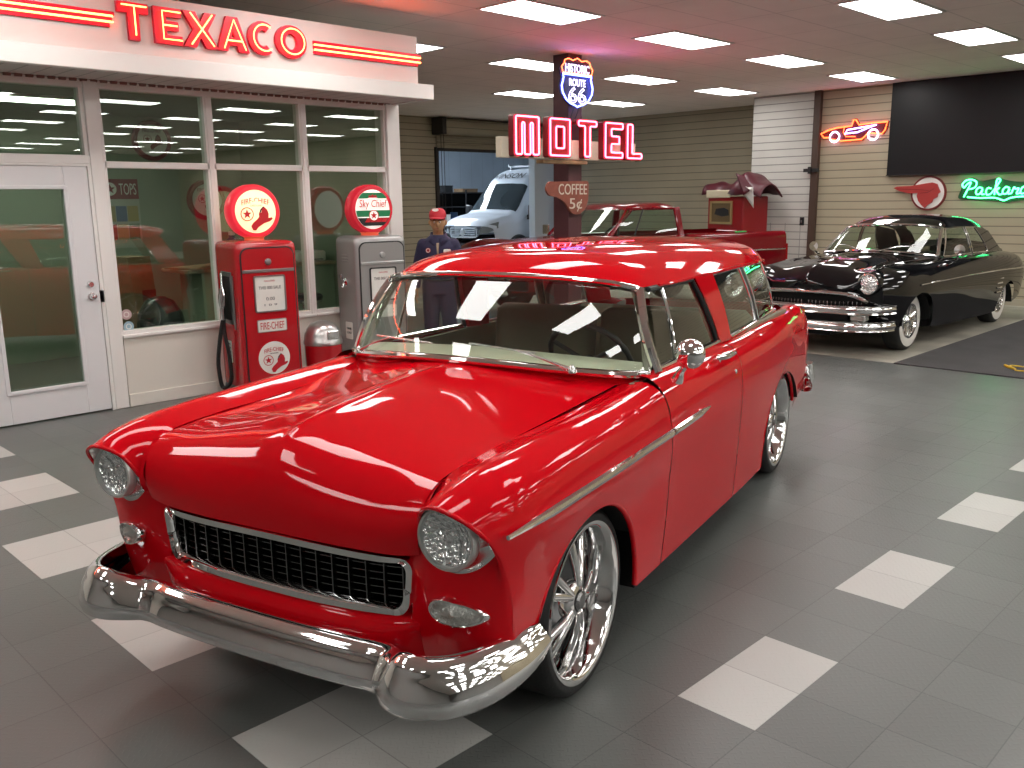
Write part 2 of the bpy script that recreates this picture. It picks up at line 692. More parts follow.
# ceiling of lay-in panels
CEIL = mat('ceiling_panel', (.90, .83, .78), .85)
nt = CEIL.node_tree
tc = nt.nodes.new('ShaderNodeTexCoord')
sp = nt.nodes.new('ShaderNodeSeparateXYZ')
nt.links.new(tc.outputs['Object'], sp.inputs[0])
ex = math_node(nt, 'PINGPONG', math_node(nt, 'ADD', sp.outputs['X'], 1.70 + .6096 * 20), .6096 / 2)
ey = math_node(nt, 'PINGPONG', math_node(nt, 'ADD', sp.outputs['Y'], -5.04 + 1.2192 * 20), 1.2192 / 2)
ln = math_node(nt, 'LESS_THAN', math_node(nt, 'MINIMUM', ex, ey), .006)
nn = nt.nodes.new('ShaderNodeTexNoise')
nn.inputs['Scale'].default_value = 2.2
nn.inputs['Detail'].default_value = 5
nt.links.new(tc.outputs['Object'], nn.inputs['Vector'])
vv = nt.nodes.new('ShaderNodeVectorMath')
vv.operation = 'SCALE'
vv.inputs[0].default_value = (.90, .83, .78)
nt.links.new(math_node(nt, 'SUBTRACT', math_node(nt, 'ADD', math_node(nt, 'MULTIPLY', nn.outputs[0], .16), .92), math_node(nt, 'MULTIPLY', ln, .28)), vv.inputs['Scale'])
nt.links.new(vv.outputs[0], nt.nodes['Principled BSDF'].inputs['Base Color'])
HC = 3.54
struct('ceiling', MB().box(-13.2, 20.2, -6.1, 15.8, HC, HC + .1), CEIL)

TAN = siding('tan_lap_siding', (.42, .365, .26), .135)
TAN2 = siding('tan_roll_shutter', (.36, .315, .225), .15, seam=.10)
WHT_SID = siding('white_lap_siding', (.62, .60, .56), .135, stagger=('X', 1.25, .30))
BEIGE = mat('beige_wall_paint', (.24, .235, .225), .7)
wl = MB()
wl.box(-13.2, -13, -6.1, 12.04, 0, HC)
wl.box(-13.2, -13, 12.04, 15.7, 2.86, HC)
struct('wall_left', wl, TAN)
struct('wall_back', MB().box(-12.5, -6.44, 15.5, 15.7, 0, HC).box(-13.0, -12.5, 15.5, 15.7, 2.86, HC), TAN2)
struct('wall_back_white', MB().box(-6.44, -5.22, 14.22, 15.7, 0, HC), WHT_SID)
struct('wall_back_tan', MB().box(-5.10, 20.2, 14.25, 15.2, 0, HC), TAN)
struct('wall_right', MB().box(20, 20.2, -6.1, 15.2, 0, HC), BEIGE)
struct('wall_front', MB().box(-13.2, 20.2, -6.2, -6, 0, HC), BEIGE)
BROWN = mat('brown_steel', (.07, .038, .026), .5)
struct('trim_1', MB().box(-5.22, -5.10, 14.16, 15.2, 0, HC), BROWN)
struct('baseboard_back', MB().box(-5.10, 20, 14.20, 14.25, 0, .10), mat('baseboard_tan', (.42, .38, .29), .6))
latch = thing('wall_latch', 'small dark hasp on the brown post at the white wall', 'latch', (-5.22, 14.14, 2.18))
box('plate', -.12, .16, -.02, .02, -.03, .03, BLACK, latch)
box('bolt', -.02, .03, -.05, -.02, -.06, .06, BLACK, latch)
sw = thing('light_switch', 'small black switch box on the white siding', 'switch', (-5.36, 14.22, 1.28))
box('switch_box', -.035, .035, -.03, 0, -.07, .07, BLACK, sw)
box('toggle', -.008, .008, -.045, -.03, -.02, .02, GREY, sw)

# ------------------------------------------------------------------ ceiling lights: lay-in troffers
LAMP = mat('lamp_diffuser', (.9, .9, .9), .6, emit=(1.0, .985, .95), strength=PANEL_LIGHT)
FRAMEW = mat('white_lamp_frame', (.7, .7, .68), .4)
lx = [-11.46, -9.02, -6.58, -4.14, -1.70, .74, 3.18, 5.62, 8.06, 10.50, 12.94, 15.38, 17.82]
ly = [-4.72, -2.28, .16, 2.60, 5.04, 7.48, 9.92, 12.36]
LIGHT_LABELS = {
    (3, 4): 'lit ceiling panel cut by the top edge above the highway shield sign',
    (3, 5): 'lit ceiling panel just to the upper right of the highway shield sign',
    (3, 6): 'lit ceiling panel farther back, second one beyond the shield sign toward the white wall',
    (3, 7): 'lit ceiling panel nearest the white siding and the neon car',
    (2, 4): 'lit ceiling panel half hidden behind the end of the gas station sign',
    (2, 5): 'lit ceiling panel meeting the post left of the highway shield',
    (2, 6): 'lit ceiling panel right behind the highway shield sign, at its mid height',
    (2, 7): 'small lit ceiling panel over the tan shutter, nearest its top edge',
    (4, 5): 'large lit ceiling panel at the top edge above the neon car',
    (4, 6): 'lit ceiling panel above the left part of the black screen',
    (4, 7): 'lit ceiling panel cut by the frame, directly above the black screen',
    (1, 6): 'thin lit ceiling panel left of the post, just above the letter M',
    (1, 7): 'thin lit ceiling panel just below the tip of the highway shield',
}
proto = None
for i, x in enumerate(lx):
    for j, y in enumerate(ly):
        if (x < -5.4 and y < 3.8) or (y < -3 and not -2 < x < 4) or (-3 < y < 0 and 0 < x < 5) or i == 0 or (i, j) in ((1, 4), (1, 5)):
            continue
        if proto is None:
            proto = thing('ceiling_light', 'lit', 'ceiling light', (0, 0, 0))
            fr = MB()
            for a in ((0, .6096, 0, .03), (0, .6096, 1.189, 1.2192), (0, .03, .03, 1.189), (.58, .6096, .03, 1.189)):
                fr.box(a[0], a[1], a[2], a[3], -.012, .0)
            fr.build('frame', FRAMEW, proto, smooth=False)
            MB().box(.03, .58, .03, 1.189, -.009, -.003).build('diffuser', LAMP, proto, smooth=False)
            t = proto
        else:
            t = copy_tree(proto)
        t.location = (x, y, HC)
        t['label'] = LIGHT_LABELS.get((i, j), 'lit ceiling panel over the part of the room out of the picture')
        t['group'] = 'fluorescent ceiling panels'

# ------------------------------------------------------------------ storefront office
SX = -5.20
WWALL = mat('ivory_wall_paint', (.72, .69, .62), .5)
PANE = glass('office_glass', (.84, .90, .84), 1.25)
st = MB()
st.box(-5.32, SX, 1.80, 4.86, 0, .62)
st.box(-5.32, SX, -5.9, -.02, 0, 2.75)
struct('wall_storefront', st, WWALL)
struct('baseboard_storefront', MB().box(SX, SX + .018, 1.80, 4.86, 0, .11, 0, .004), WWALL)
struct('trim_2', MB().box(-5.34, SX + .02, 1.675, 1.79, 0, 2.72, 0, .006), WHITE)      # post between door and window
struct('trim_3', MB().box(-5.38, SX + .03, 4.70, 4.87, 0, 2.72, 0, .006), WHITE)       # corner post
struct('trim_4', MB().box(-5.34, SX + .02, -.02, .10, 0, 2.72, 0, .006), WHITE)
struct('trim_5', MB().box(-5.32, SX + .015, .10, 1.675, 2.06, 2.13, 0, .004), WHITE)
struct('trim_6', MB().box(-5.32, SX + .01, .10, 4.70, 2.66, 2.72, 0, .004), WHITE)
# windows: a frame, a mid bar and two panes each
for n, (a, b_) in enumerate(((1.79, 2.72), (2.76, 3.69), (3.73, 4.70)), 1):
    root = thing('window_%d' % n, None, None, (0, 0, 0))
    root['kind'] = 'structure'
    f = MB()
    f.box(-5.30, SX, a, b_, .62, .665, 0, .005)
    f.box(-5.30, SX, a, b_, 2.03, 2.085, 0, .005)
    f.box(-5.30, SX, a, a + .02, .66, 2.66)
    f.box(-5.30, SX, b_ - .02, b_, .66, 2.66)
    if n < 3:
        f.box(-5.31, SX + .008, b_ - .005, b_ + .045, .63, 2.66, 0, .006)
    f.box(SX - .01, SX + .03, a, b_ + .04 * (n < 3), .605, .632, 0, .005)
    f.build('window_frame', WHITE, root, smooth=False)
    MB().box(-5.252, -5.246, a + .02, b_ - .02, .665, 2.03).build('pane', PANE, root, smooth=False)
    MB().box(-5.252, -5.246, a + .02, b_ - .02, 2.085, 2.66).build('pane', PANE, root, smooth=False)
root = thing('window_4', None, None)
root['kind'] = 'structure'
f = MB()
f.box(-5.30, SX, .10, .13, 2.13, 2.66).box(-5.30, SX, 1.645, 1.675, 2.13, 2.66)
f.build('window_frame', WHITE, root, smooth=False)
MB().box(-5.252, -5.246, .13, 1.645, 2.13, 2.66).build('pane', PANE, root, smooth=False)
# door
root = thing('door_1', None, None)
root['kind'] = 'structure'
f = MB()
d0, d1, g0, g1, zg0, zg1 = .70, 1.645, .865, 1.455, .27, 1.87
f.box(-5.27, SX + .005, d0, g0, .012, 2.04, 0, .004)
f.box(-5.27, SX + .005, g1, d1, .012, 2.04, 0, .004)
f.box(-5.27, SX + .005, g0, g1, .012, zg0, 0, .004)
f.box(-5.27, SX + .005, g0, g1, zg1, 2.04, 0, .004)
f.build('door_leaf', mat('white_door', (.74, .74, .75), .4), root, smooth=False)
f = MB()
for a in ((g0 - .02, g1 + .02, zg0 - .02, zg0 + .012), (g0 - .02, g1 + .02, zg1 - .012, zg1 + .02), (g0 - .02, g0 + .012, zg0, zg1), (g1 - .012, g1 + .02, zg0, zg1)):
    f.box(SX, SX + .018, *a, 0, .004)
f.build('glass_bead', mat('white_door', ()), root, smooth=False)
MB().box(-5.242, -5.236, g0, g1, zg0, zg1).build('pane', PANE, root, smooth=False)
hd = MB()
hd.lathe([(0, .07), (.018, .068), (.027, .055), (.027, .04), (.014, .03), (.012, .012), (.032, .010), (.033, 0)], 'x', (SX + .005, 1.575, .985), 20)
hd.build('door_knob', CHROME_R, root)
hd = MB().lathe([(0, .022), (.02, .022), (.026, .016), (.03, .0)], 'x', (SX + .005, 1.575, 1.085), 20)
hd.build('deadbolt', CHROME_R, root)
MB().box(-5.22, SX + .012, 1.648, 1.674, 0.93, 1.03).build('strike_plate', BLACK, root, smooth=False)
jm = MB().box(-5.32, SX + .012, 1.648, 1.676, 0, 2.06).box(-5.32, SX + .012, .10, .70, 0, 2.06).box(-5.32, SX + .012, .70, 1.648, 2.042, 2.06)
struct('trim_7', jm, WHITE)

# office shell
GREEN = mat('sage_office_wall', (.30, .36, .27), .7)
oi = MB()
oi.box(-8.5, -8.3, -5.9, 4.87, 0, 2.75)
oi.box(-8.3, -5.32, 4.72, 4.80, 0, 2.75)
struct('wall_office', oi, GREEN)
struct('wall_office_outside', MB().box(-8.5, -5.38, 4.80, 4.87, 0, 2.75), TAN)
struct('floor_office', MB().box(-8.3, -5.32, -5.9, 4.72, .001, .006), mat('grey_office_floor', (.20, .21, .18), .5))
struct('ceiling_office', MB().box(-8.5, -5.2, -5.9, 4.87, 2.75, 2.85), mat('office_ceiling', (.30, .32, .27), .8))
struct('wall_office_side', MB().box(-8.3, -5.32, -.6, -.5, 0, 2.75), GREEN)
lt = thing('ceiling_light', 'unseen lit panel added on the office ceiling to brighten the interior', 'ceiling light', (-7.2, 1.2, 2.75), 0, 'fluorescent ceiling panels')  # unseen lamp, added only to brighten the office interior
MB().box(0, .5, 0, 1.2, -.03, -.002).build('frame', FRAMEW, lt, smooth=False)
MB().box(.03, .47, .03, 1.17, -.034, -.03).build('diffuser', mat('added_office_glow', (.9, .9, .9), .5, emit=(.93, 1.0, .88), strength=11), lt, smooth=False)

# canopy and the big sign
cn = thing('storefront_canopy', 'white canopy ledge running above the office windows under the big red neon lettering', 'canopy')
SOFF = siding('corrugated_soffit', (.62, .58, .55), .16, axis='Y', seam=.10, dark=.6)
fb = MB().box(-4.62, -4.56, -5.9, 4.84, 2.715, 2.855, 0, .006)
fb.box(-5.20, -4.62, 4.78, 4.84, 2.715, 2.855)
fb.box(-5.20, -4.56, -5.9, 4.84, 2.850, 2.858)
fb.build('fascia', WHITE, cn, smooth=False)
MB().box(-5.20, -4.62, -5.9, 4.78, 2.725, 2.74).build('soffit', SOFF, cn, smooth=False)
rf = MB()
for k in range(66):
    y = -.5 + k * .08
    rf.tube([(SX + .01, y, 2.722), (SX + .01, y + .055, 2.722)], .018, 8)
rf.build('rippled_flashing', mat('rust_flashing', (.20, .10, .08), .6), cn)
sg = thing('gas_station_sign', 'long white fascia sign with red neon word and red stripes above the canopy', 'sign', M=facing_px(-4.66, 0, 0))
box('panel', -5.9, 4.72, 2.858, 3.31, -.08, 0, mat('sign_panel_white', (.56, .54, .52), .5), sg)
SIGNRED = mat('sign_red', (.50, .001, .030), .35)
NEON_Y = mat('neon_red_tube', (.9, .3, .2), .3, emit=(1.0, .12, .03), strength=19.0)
LW = .055
# letters: outline polygon in units of the letter box, neon stroke inside
LET = {
    'T': ([[(0, .72), (0, 1), (1, 1), (1, .72), (.68, .72), (.68, 0), (.32, 0), (.32, .72)]], [[(.1, .9), (.9, .9)], [(.5, .9), (.5, .12)]]),
    'E': ([[(0, 0), (0, 1), (1, 1), (1, .75), (.44, .75), (.44, .63), (.88, .63), (.88, .38), (.44, .38), (.44, .25), (1, .25), (1, 0)]], [[(.92, .88), (.26, .88), (.26, .12), (.92, .12)], [(.26, .5), (.78, .5)]]),
    'X': ([[(-.03, 0), (.29, .5), (-.01, 1), (.37, 1), (.51, .72), (.65, 1), (1.01, 1), (.72, .5), (1.03, 0), (.65, 0), (.5, .29), (.35, 0)]], [[(.17, .94), (.84, .06)], [(.83, .94), (.16, .06)]]),
    'A': ([[(-.02, 0), (.32, 1), (.68, 1), (1.02, 0), (.68, 0), (.63, .18), (.37, .18), (.32, 0)], [(.44, .40), (.56, .40), (.5, .62)]], [[(.15, .06), (.5, .9), (.85, .06)], [(.25, .3), (.75, .3)]]),
    'C': (None, None), 'O': (None, None)}
co = arc2d(.5, .5, .5, .5, .95, 2 * PI - .95, 24)
ci = arc2d(.5, .5, .19, .24, 2 * PI - .95, .95, 24)
LET['C'] = ([co + ci], [arc2d(.5, .5, .37, .385, .95, 2 * PI - .95, 24)])
oo = arc2d(.5, .5, .5, .5, 0, 2 * PI, 36)[:-1]
LET['O'] = ([oo, arc2d(.5, .5, .19, .24, 0, 2 * PI, 30)[:-1]], [arc2d(.5, .5, .37, .385, 0, 2 * PI, 36)])
for ch, y0, y1 in (('T', 1.78, 2.02), ('E', 2.06, 2.285), ('X', 2.30, 2.585), ('A', 2.585, 2.865), ('C', 2.865, 3.145), ('O', 3.125, 3.435)):
    loops, strokes = LET[ch]
    sc_ = lambda l: [(y0 + p[0] * (y1 - y0), 2.968 + p[1] * .275) for p in l]
    lt = shape('letter', [sc_(l) for l in loops], .035, SIGNRED, sg, z=0)
    neon('neon_tube', [sc_(s) for s in strokes], .0058, NEON_Y, lt, z=.045)
for (y0, y1, zb) in ((-3.0, 1.745, 3.045), (3.515, 4.735, 3.03)):
    for k in range(3):
        bx = MB().box(y0, y1 + .02 * (k - 1), zb + k * .043, zb + .030 + k * .043, 0, .016, 0, .003)
        bx.build('stripe', SIGNRED, sg, smooth=False)
    for k in range(2):
        neon('neon_tube', [[(y0, zb + .037 + k * .043), (y1, zb + .037 + k * .043)]], .0075, NEON_Y, sg, z=.03)
# ------------------------------------------------------------------ the red two-door wagon
NH = 0.2767
nom = thing('station_wagon', 'glossy red 1950s two-door station wagon with chrome bumper parked in the middle of the floor', 'car', (-.118, .808, 0), NH)


def arch_clip(P, vc, zc, r):
    """Number of leading samples of the column P outside the wheel opening."""
    y, z = P[:, 1], P[:, 2]
    ins = (np.abs(y - vc) < r) & ((z < zc) | ((y - vc) ** 2 + (z - zc) ** 2 < r * r))
    k = np.nonzero(ins)[0]
    return len(P) if len(k) == 0 else max(2, k[0])


def relax(G, it):
    """Even out a net of points so that its reflections run smoothly; the border stays."""
    G = G.copy()
    for _ in range(it):
        G[1:-1] = .5 * G[1:-1] + .25 * (G[:-2] + G[2:])
        G[:, 1:-1] = .5 * G[:, 1:-1] + .25 * (G[:, :-2] + G[:, 2:])
    return G


def side_grid(S, sa_list, rows, arches, tb=None):
    """Body side: columns along the car, each running from the top edge down to the sill or the wheel opening."""
    S = np.asarray(S, float)
    ta = S[:, :, 1].mean(1)
    tb = chord(S.transpose(1, 0, 2)) if tb is None else tb
    fine = np.linspace(tb[0], tb[-1], 260)
    A = hermite(tb, S.transpose(1, 0, 2), fine).transpose(1, 0, 2)
    td = np.linspace(ta[0], ta[-1], max(40, int((ta[-1] - ta[0]) / .025)))
    G = hermite(td, relax(hermite(ta, A, td), 14), sa_list)
    out = []
    for c in G:
        n = len(c)
        for a in arches:
            n = min(n, arch_clip(c, *a))
        q = c[:n]
        d = np.concatenate(([0], np.cumsum(np.linalg.norm(np.diff(q, axis=0), axis=1))))
        t = np.linspace(0, d[-1], rows)
        out.append(np.stack([np.interp(t, d, q[:, i]) for i in range(3)], 1))
    return np.array(out)


def vcols(a, b, n, arches):
    v = list(np.linspace(a, b, n))
    for vc, zc, r in arches:
        v += [vc + r * math.cos(t) for t in np.linspace(0, PI, 61)]
        v += [vc - r - .001, vc + r + .001, vc - r + .0006, vc + r - .0006]
    v = sorted(x for x in v if a <= x <= b)
    out = [v[0]]
    for x in v[1:]:
        if x - out[-1] > .0004:
            out.append(x)
    return np.array(out)


def arch_lip(mb, S_fn, vc, zc, r, mi=0, w=.014):
    pts = []
    for t in np.linspace(-.02, PI + .02, 60):
        v, z = vc + r * math.cos(t), zc + r * math.sin(t)
        pts.append((S_fn(v, z), v, z))
    for s in (1, -1):
        mb.tube([(s * p[0], p[1], p[2]) for p in pts], w, 8, mi)


FA = (-.06, .275, .435)
RA = (2.84, .195, .465)

SEC = {}
fender = [
    [(.594, -.690, .795), (.630, -.732, .877), (.703, -.768, .909), (.774, -.752, .882), (.824, -.695, .812), (.842, -.610, .650), (.840, -.590, .480), (.832, -.575, .410)],
    [(.594, -.63, .900), (.640, -.650, .928), (.712, -.665, .951), (.806, -.640, .922), (.864, -.585, .822), (.849, -.530, .640), (.844, -.510, .480), (.838, -.505, .410)],
    [(.600, -.40, .936), (.650, -.400, .954), (.730, -.400, .972), (.825, -.400, .936), (.874, -.390, .822), (.855, -.380, .630), (.847, -.380, .450), (.840, -.380, .300)],
    [(.604, 0, .944), (.660, 0, .965), (.745, 0, .985), (.835, 0, .945), (.880, 0, .820), (.860, 0, .640), (.850, 0, .440), (.840, 0, .270)],
    [(.632, .35, .960), (.684, .35, .978), (.757, .35, .992), (.840, .35, .950), (.882, .35, .818), (.864, .35, .610), (.852, .35, .420), (.845, .35, .255)],
    [(.670, .640, .990), (.722, .640, 1.000), (.778, .640, 1.002), (.846, .640, .955), (.884, .640, .816), (.876, .640, .600), (.863, .640, .410), (.846, .640, .245)],
]
door = [
    [(.745, .648, 1.028), (.772, .648, 1.022), (.805, .648, 1.004), (.848, .648, .955), (.884, .648, .816), (.876, .648, .600), (.863, .648, .410), (.846, .648, .245)],
    [(.742, 1.20, 1.022), (.770, 1.20, 1.016), (.804, 1.20, .998), (.848, 1.20, .950), (.878, 1.20, .810), (.871, 1.20, .590), (.858, 1.20, .395), (.843, 1.20, .220)],
    [(.738, 1.76, 1.000), (.766, 1.76, .996), (.800, 1.76, .982), (.844, 1.76, .936), (.870, 1.76, .800), (.864, 1.76, .570), (.852, 1.76, .375), (.840, 1.76, .195)],
]
quarter = [
    [(.738, 1.768, 1.000), (.766, 1.768, .996), (.800, 1.768, .982), (.844, 1.768, .936), (.870, 1.768, .800), (.864, 1.768, .570), (.852, 1.768, .375), (.840, 1.768, .195)],
    [(.730, 2.20, .986), (.760, 2.20, .986), (.796, 2.20, .972), (.840, 2.20, .924), (.862, 2.20, .790), (.857, 2.20, .560), (.847, 2.20, .360), (.836, 2.20, .180)],
    [(.705, 2.90, .986), (.740, 2.90, .988), (.782, 2.90, .975), (.828, 2.90, .924), (.848, 2.90, .790), (.840, 2.90, .560), (.834, 2.90, .360), (.828, 2.90, .200)],
    [(.670, 3.40, .982), (.712, 3.40, .985), (.758, 3.40, .972), (.802, 3.40, .916), (.826, 3.40, .790), (.824, 3.40, .580), (.819, 3.40, .460), (.810, 3.40, .385)],
    [(.630, 3.78, .962), (.680, 3.80, .970), (.724, 3.82, .955), (.766, 3.83, .902), (.790, 3.84, .785), (.790, 3.84, .600), (.785, 3.82, .480), (.777, 3.78, .400)],
    [(.600, 3.86, .930), (.650, 3.90, .935), (.695, 3.915, .918), (.738, 3.925, .870), (.764, 3.93, .770), (.766, 3.925, .600), (.760, 3.90, .490), (.752, 3.86, .410)],
]


def body_u(v, z):
    S = np.array(fender[2:] + door[1:] + quarter[1:], float)
    ta = S[:, 0, 1]
    row = hermite(ta, S, [v])[0]
    zz, uu = row[3:, 2][::-1], row[3:, 0][::-1]
    return float(np.interp(z, zz, uu))


for s, side in ((1, 'l'), (-1, 'r')):
    for name, S, a, b, n, ar in (('front_fender', fender, None, None, 30, [FA]), ('door_panel', door, .648, 1.76, 24, []), ('quarter_panel', quarter, None, None, 46, [RA])):
        S2 = np.array(S, float)
        ta = S2[:, :, 1].mean(1)
        G = side_grid(S2, vcols(ta[0], ta[-1], n, ar), 34, ar)
        G = G.copy()
        G[..., 0] *= s
        mb = MB().grid(G, 0, s < 0)
        if ar:
            vc, zc, r = ar[0]
            pts = [(s * (body_u(vc + r * math.cos(t), zc + r * math.sin(t)) - .008), vc + r * math.cos(t), zc + r * math.sin(t)) for t in np.linspace(-.03 if name == 'front_fender' else .47, PI - .29 if name == 'front_fender' else PI + .02, 70)]
            mb.tube(pts, .011, 8)
        if name == 'front_fender':
            ed = spline(fender[0][:5], 30)
            mb.tube([(s * p[0], p[1] + .003, p[2]) for p in ed], .0065, 8)
        mb.build(name, RED, nom, angle=60, solid=.0)

# hood
hs = [
    [(0, -.692, .700), (.15, -.692, .700), (.35, -.686, .700), (.50, -.672, .702), (.572, -.662, .712)],
    [(0, -.700, .795), (.15, -.699, .792), (.35, -.694, .788), (.50, -.686, .786), (.578, -.682, .792)],
    [(0, -.672, .892), (.15, -.668, .880), (.35, -.660, .864), (.50, -.656, .860), (.585, -.652, .868)],
    [(0, -.605, .972), (.15, -.603, .952), (.35, -.600, .928), (.50, -.600, .912), (.590, -.600, .910)],
    [(0, -.45, 1.012), (.15, -.45, .994), (.35, -.45, .962), (.50, -.45, .941), (.595, -.45, .932)],
    [(0, -.20, 1.035), (.15, -.20, 1.018), (.35, -.20, .982), (.50, -.20, .956), (.598, -.20, .941)],
    [(0, .10, 1.052), (.15, .10, 1.036), (.35, .10, .998), (.50, .10, .968), (.602, .10, .947)],
    [(0, .405, 1.066), (.15, .415, 1.058), (.35, .462, 1.032), (.50, .525, 1.010), (.662, .625, .992)],
]
HS = np.array([mirrored(r) for r in hs], float)

tbh = np.concatenate((-np.array([.59, .5, .35, .15]), [0], [.15, .35, .5, .59]))
us = np.linspace(-.59, .59, 161)
G = relax(patch(HS, 120, 0, tb=tbh, sb=us), 22)
fade = np.clip((G[..., 1] + .62) / .08, 0, 1) * np.clip((.40 - G[..., 1]) / .25, 0, 1)
G[..., 2] += .008 * np.exp(-np.abs(G[..., 0]) / .011) * fade
MB().grid(G, 0, True).build('hood', RED, nom, angle=60, solid=0)
he = spline([hs[k][4] for k in range(len(hs))], 200)
fe = spline([fender[k][0] for k in range(len(fender))], 200)
vv_ = np.linspace(-.66, .60, 60)
k0_ = int(np.argmin(he[:, 1])) + 1
for s in (1, -1):
    A = np.array([[s * (np.interp(v, he[k0_:, 1], he[k0_:, 0]) - .012), v, np.interp(v, he[k0_:, 1], he[k0_:, 2]) - .014] for v in vv_])
    B = np.array([[s * (np.interp(v, fe[:, 1], fe[:, 0]) + .006), v, np.interp(v, fe[:, 1], fe[:, 2]) - .010] for v in vv_])
    MB().grid(np.array([A, B]), 0, s < 0).build('hood_gutter', RED, nom)
# cowl between hood and windshield
cw_in = [(0, .40, 1.062), (.15, .41, 1.054), (.35, .457, 1.028), (.50, .52, 1.006), (.655, .61, .986), (.700, .640, .984), (.748, .650, 1.006)]
cw_out = [(0, .43, 1.072), (.15, .44, 1.068), (.35, .485, 1.052), (.50, .545, 1.036), (.64, .635, 1.022), (.74, .72, 1.012), (.775, .765, 1.014)]
Gi, Go = spline(mirrored(cw_in), 60), spline(mirrored(cw_out), 60)
MB().grid(np.array([Gi, (Gi + Go) / 2 + np.array([0, 0, .004]), Go]), 0, True).build('cowl', RED, nom, angle=60)

# nose panels
nose = [
    [(.520, -.640, .712), (.520, -.640, .650), (.520, -.635, .560), (.525, -.645, .470), (.535, -.62, .350)],
    [(.600, -.665, .735), (.600, -.666, .660), (.600, -.662, .570), (.600, -.650, .475), (.600, -.62, .350)],
    [(.650, -.668, .694), (.650, -.670, .630), (.650, -.666, .550), (.650, -.655, .470), (.650, -.62, .350)],
    [(.700, -.664, .683), (.700, -.667, .620), (.700, -.662, .540), (.700, -.650, .465), (.700, -.615, .350)],
    [(.760, -.650, .700), (.760, -.652, .630), (.760, -.646, .550), (.760, -.634, .470), (.760, -.603, .350)],
    [(.815, -.635, .755), (.814, -.634, .670), (.813, -.628, .580), (.812, -.615, .475), (.806, -.588, .350)],
    [(.824, -.694, .810), (.838, -.632, .700), (.841, -.603, .600), (.840, -.590, .480), (.832, -.575, .400)],
    [(.826, -.620, .800), (.832, -.570, .700), (.834, -.540, .600), (.832, -.530, .480), (.825, -.520, .400)],
]
for s in (1, -1):
    Sn = np.array(nose, float).transpose(1, 0, 2)
    G = patch(Sn, 36, 50)
    G = G.copy()
    G[..., 0] *= s
    mb = MB().grid(G, 0, s < 0)
    # inner flank between hood seam and headlight
    a = [(.570, -.655, .735), (.577, -.683, .798), (.585, -.650, .868)]
    b = [(.600, -.668, .735), (.590, -.692, .780), (.594, -.650, .885)]
    Gf = np.array([spline(a, 12), spline(b, 12)])
    Gf[..., 0] *= s
    mb.grid(Gf, 0, s > 0)
    mb.build('nose_panel', RED, nom, angle=60)
low = [[(0, -.655, .505), (.3, -.650, .505), (.50, -.625, .505), (.553, -.61, .505)], [(0, -.690, .49), (.3, -.685, .49), (.50, -.660, .49), (.553, -.645, .49)], [(0, -.715, .43), (.3, -.708, .43), (.50, -.672, .43), (.553, -.64, .43)], [(0, -.68, .35), (.3, -.675, .35), (.5, -.645, .35), (.553, -.62, .35)]]
MB().grid(patch(np.array([mirrored(r) for r in low]), 14, 50), 0, False).build('valance', RED, nom, angle=60)

# headlights
LENS = bpy.data.materials.new('headlight_glass')
LENS.use_nodes = True
_b = LENS.node_tree.nodes['Principled BSDF']
_b.inputs['Base Color'].default_value = (.80, .82, .82, 1)
_b.inputs['Metallic'].default_value = .85
_b.inputs['Roughness'].default_value = .12
_tc = LENS.node_tree.nodes.new('ShaderNodeTexCoord')
_vo = LENS.node_tree.nodes.new('ShaderNodeTexVoronoi')
_vo.inputs['Scale'].default_value = 55
LENS.node_tree.links.new(_tc.outputs['Object'], _vo.inputs['Vector'])
_bp = LENS.node_tree.nodes.new('ShaderNodeBump')
_bp.inputs['Strength'].default_value = .9
_bp.inputs['Distance'].default_value = .012
LENS.node_tree.links.new(_vo.outputs['Distance'], _bp.inputs['Height'])
LENS.node_tree.links.new(_bp.outputs[0], _b.inputs['Normal'])
COVER = glass('lamp_cover_glass', (.98, .99, .99), .5)
GREYR = mat('lamp_ring', (.55, .56, .54), .3, .7)
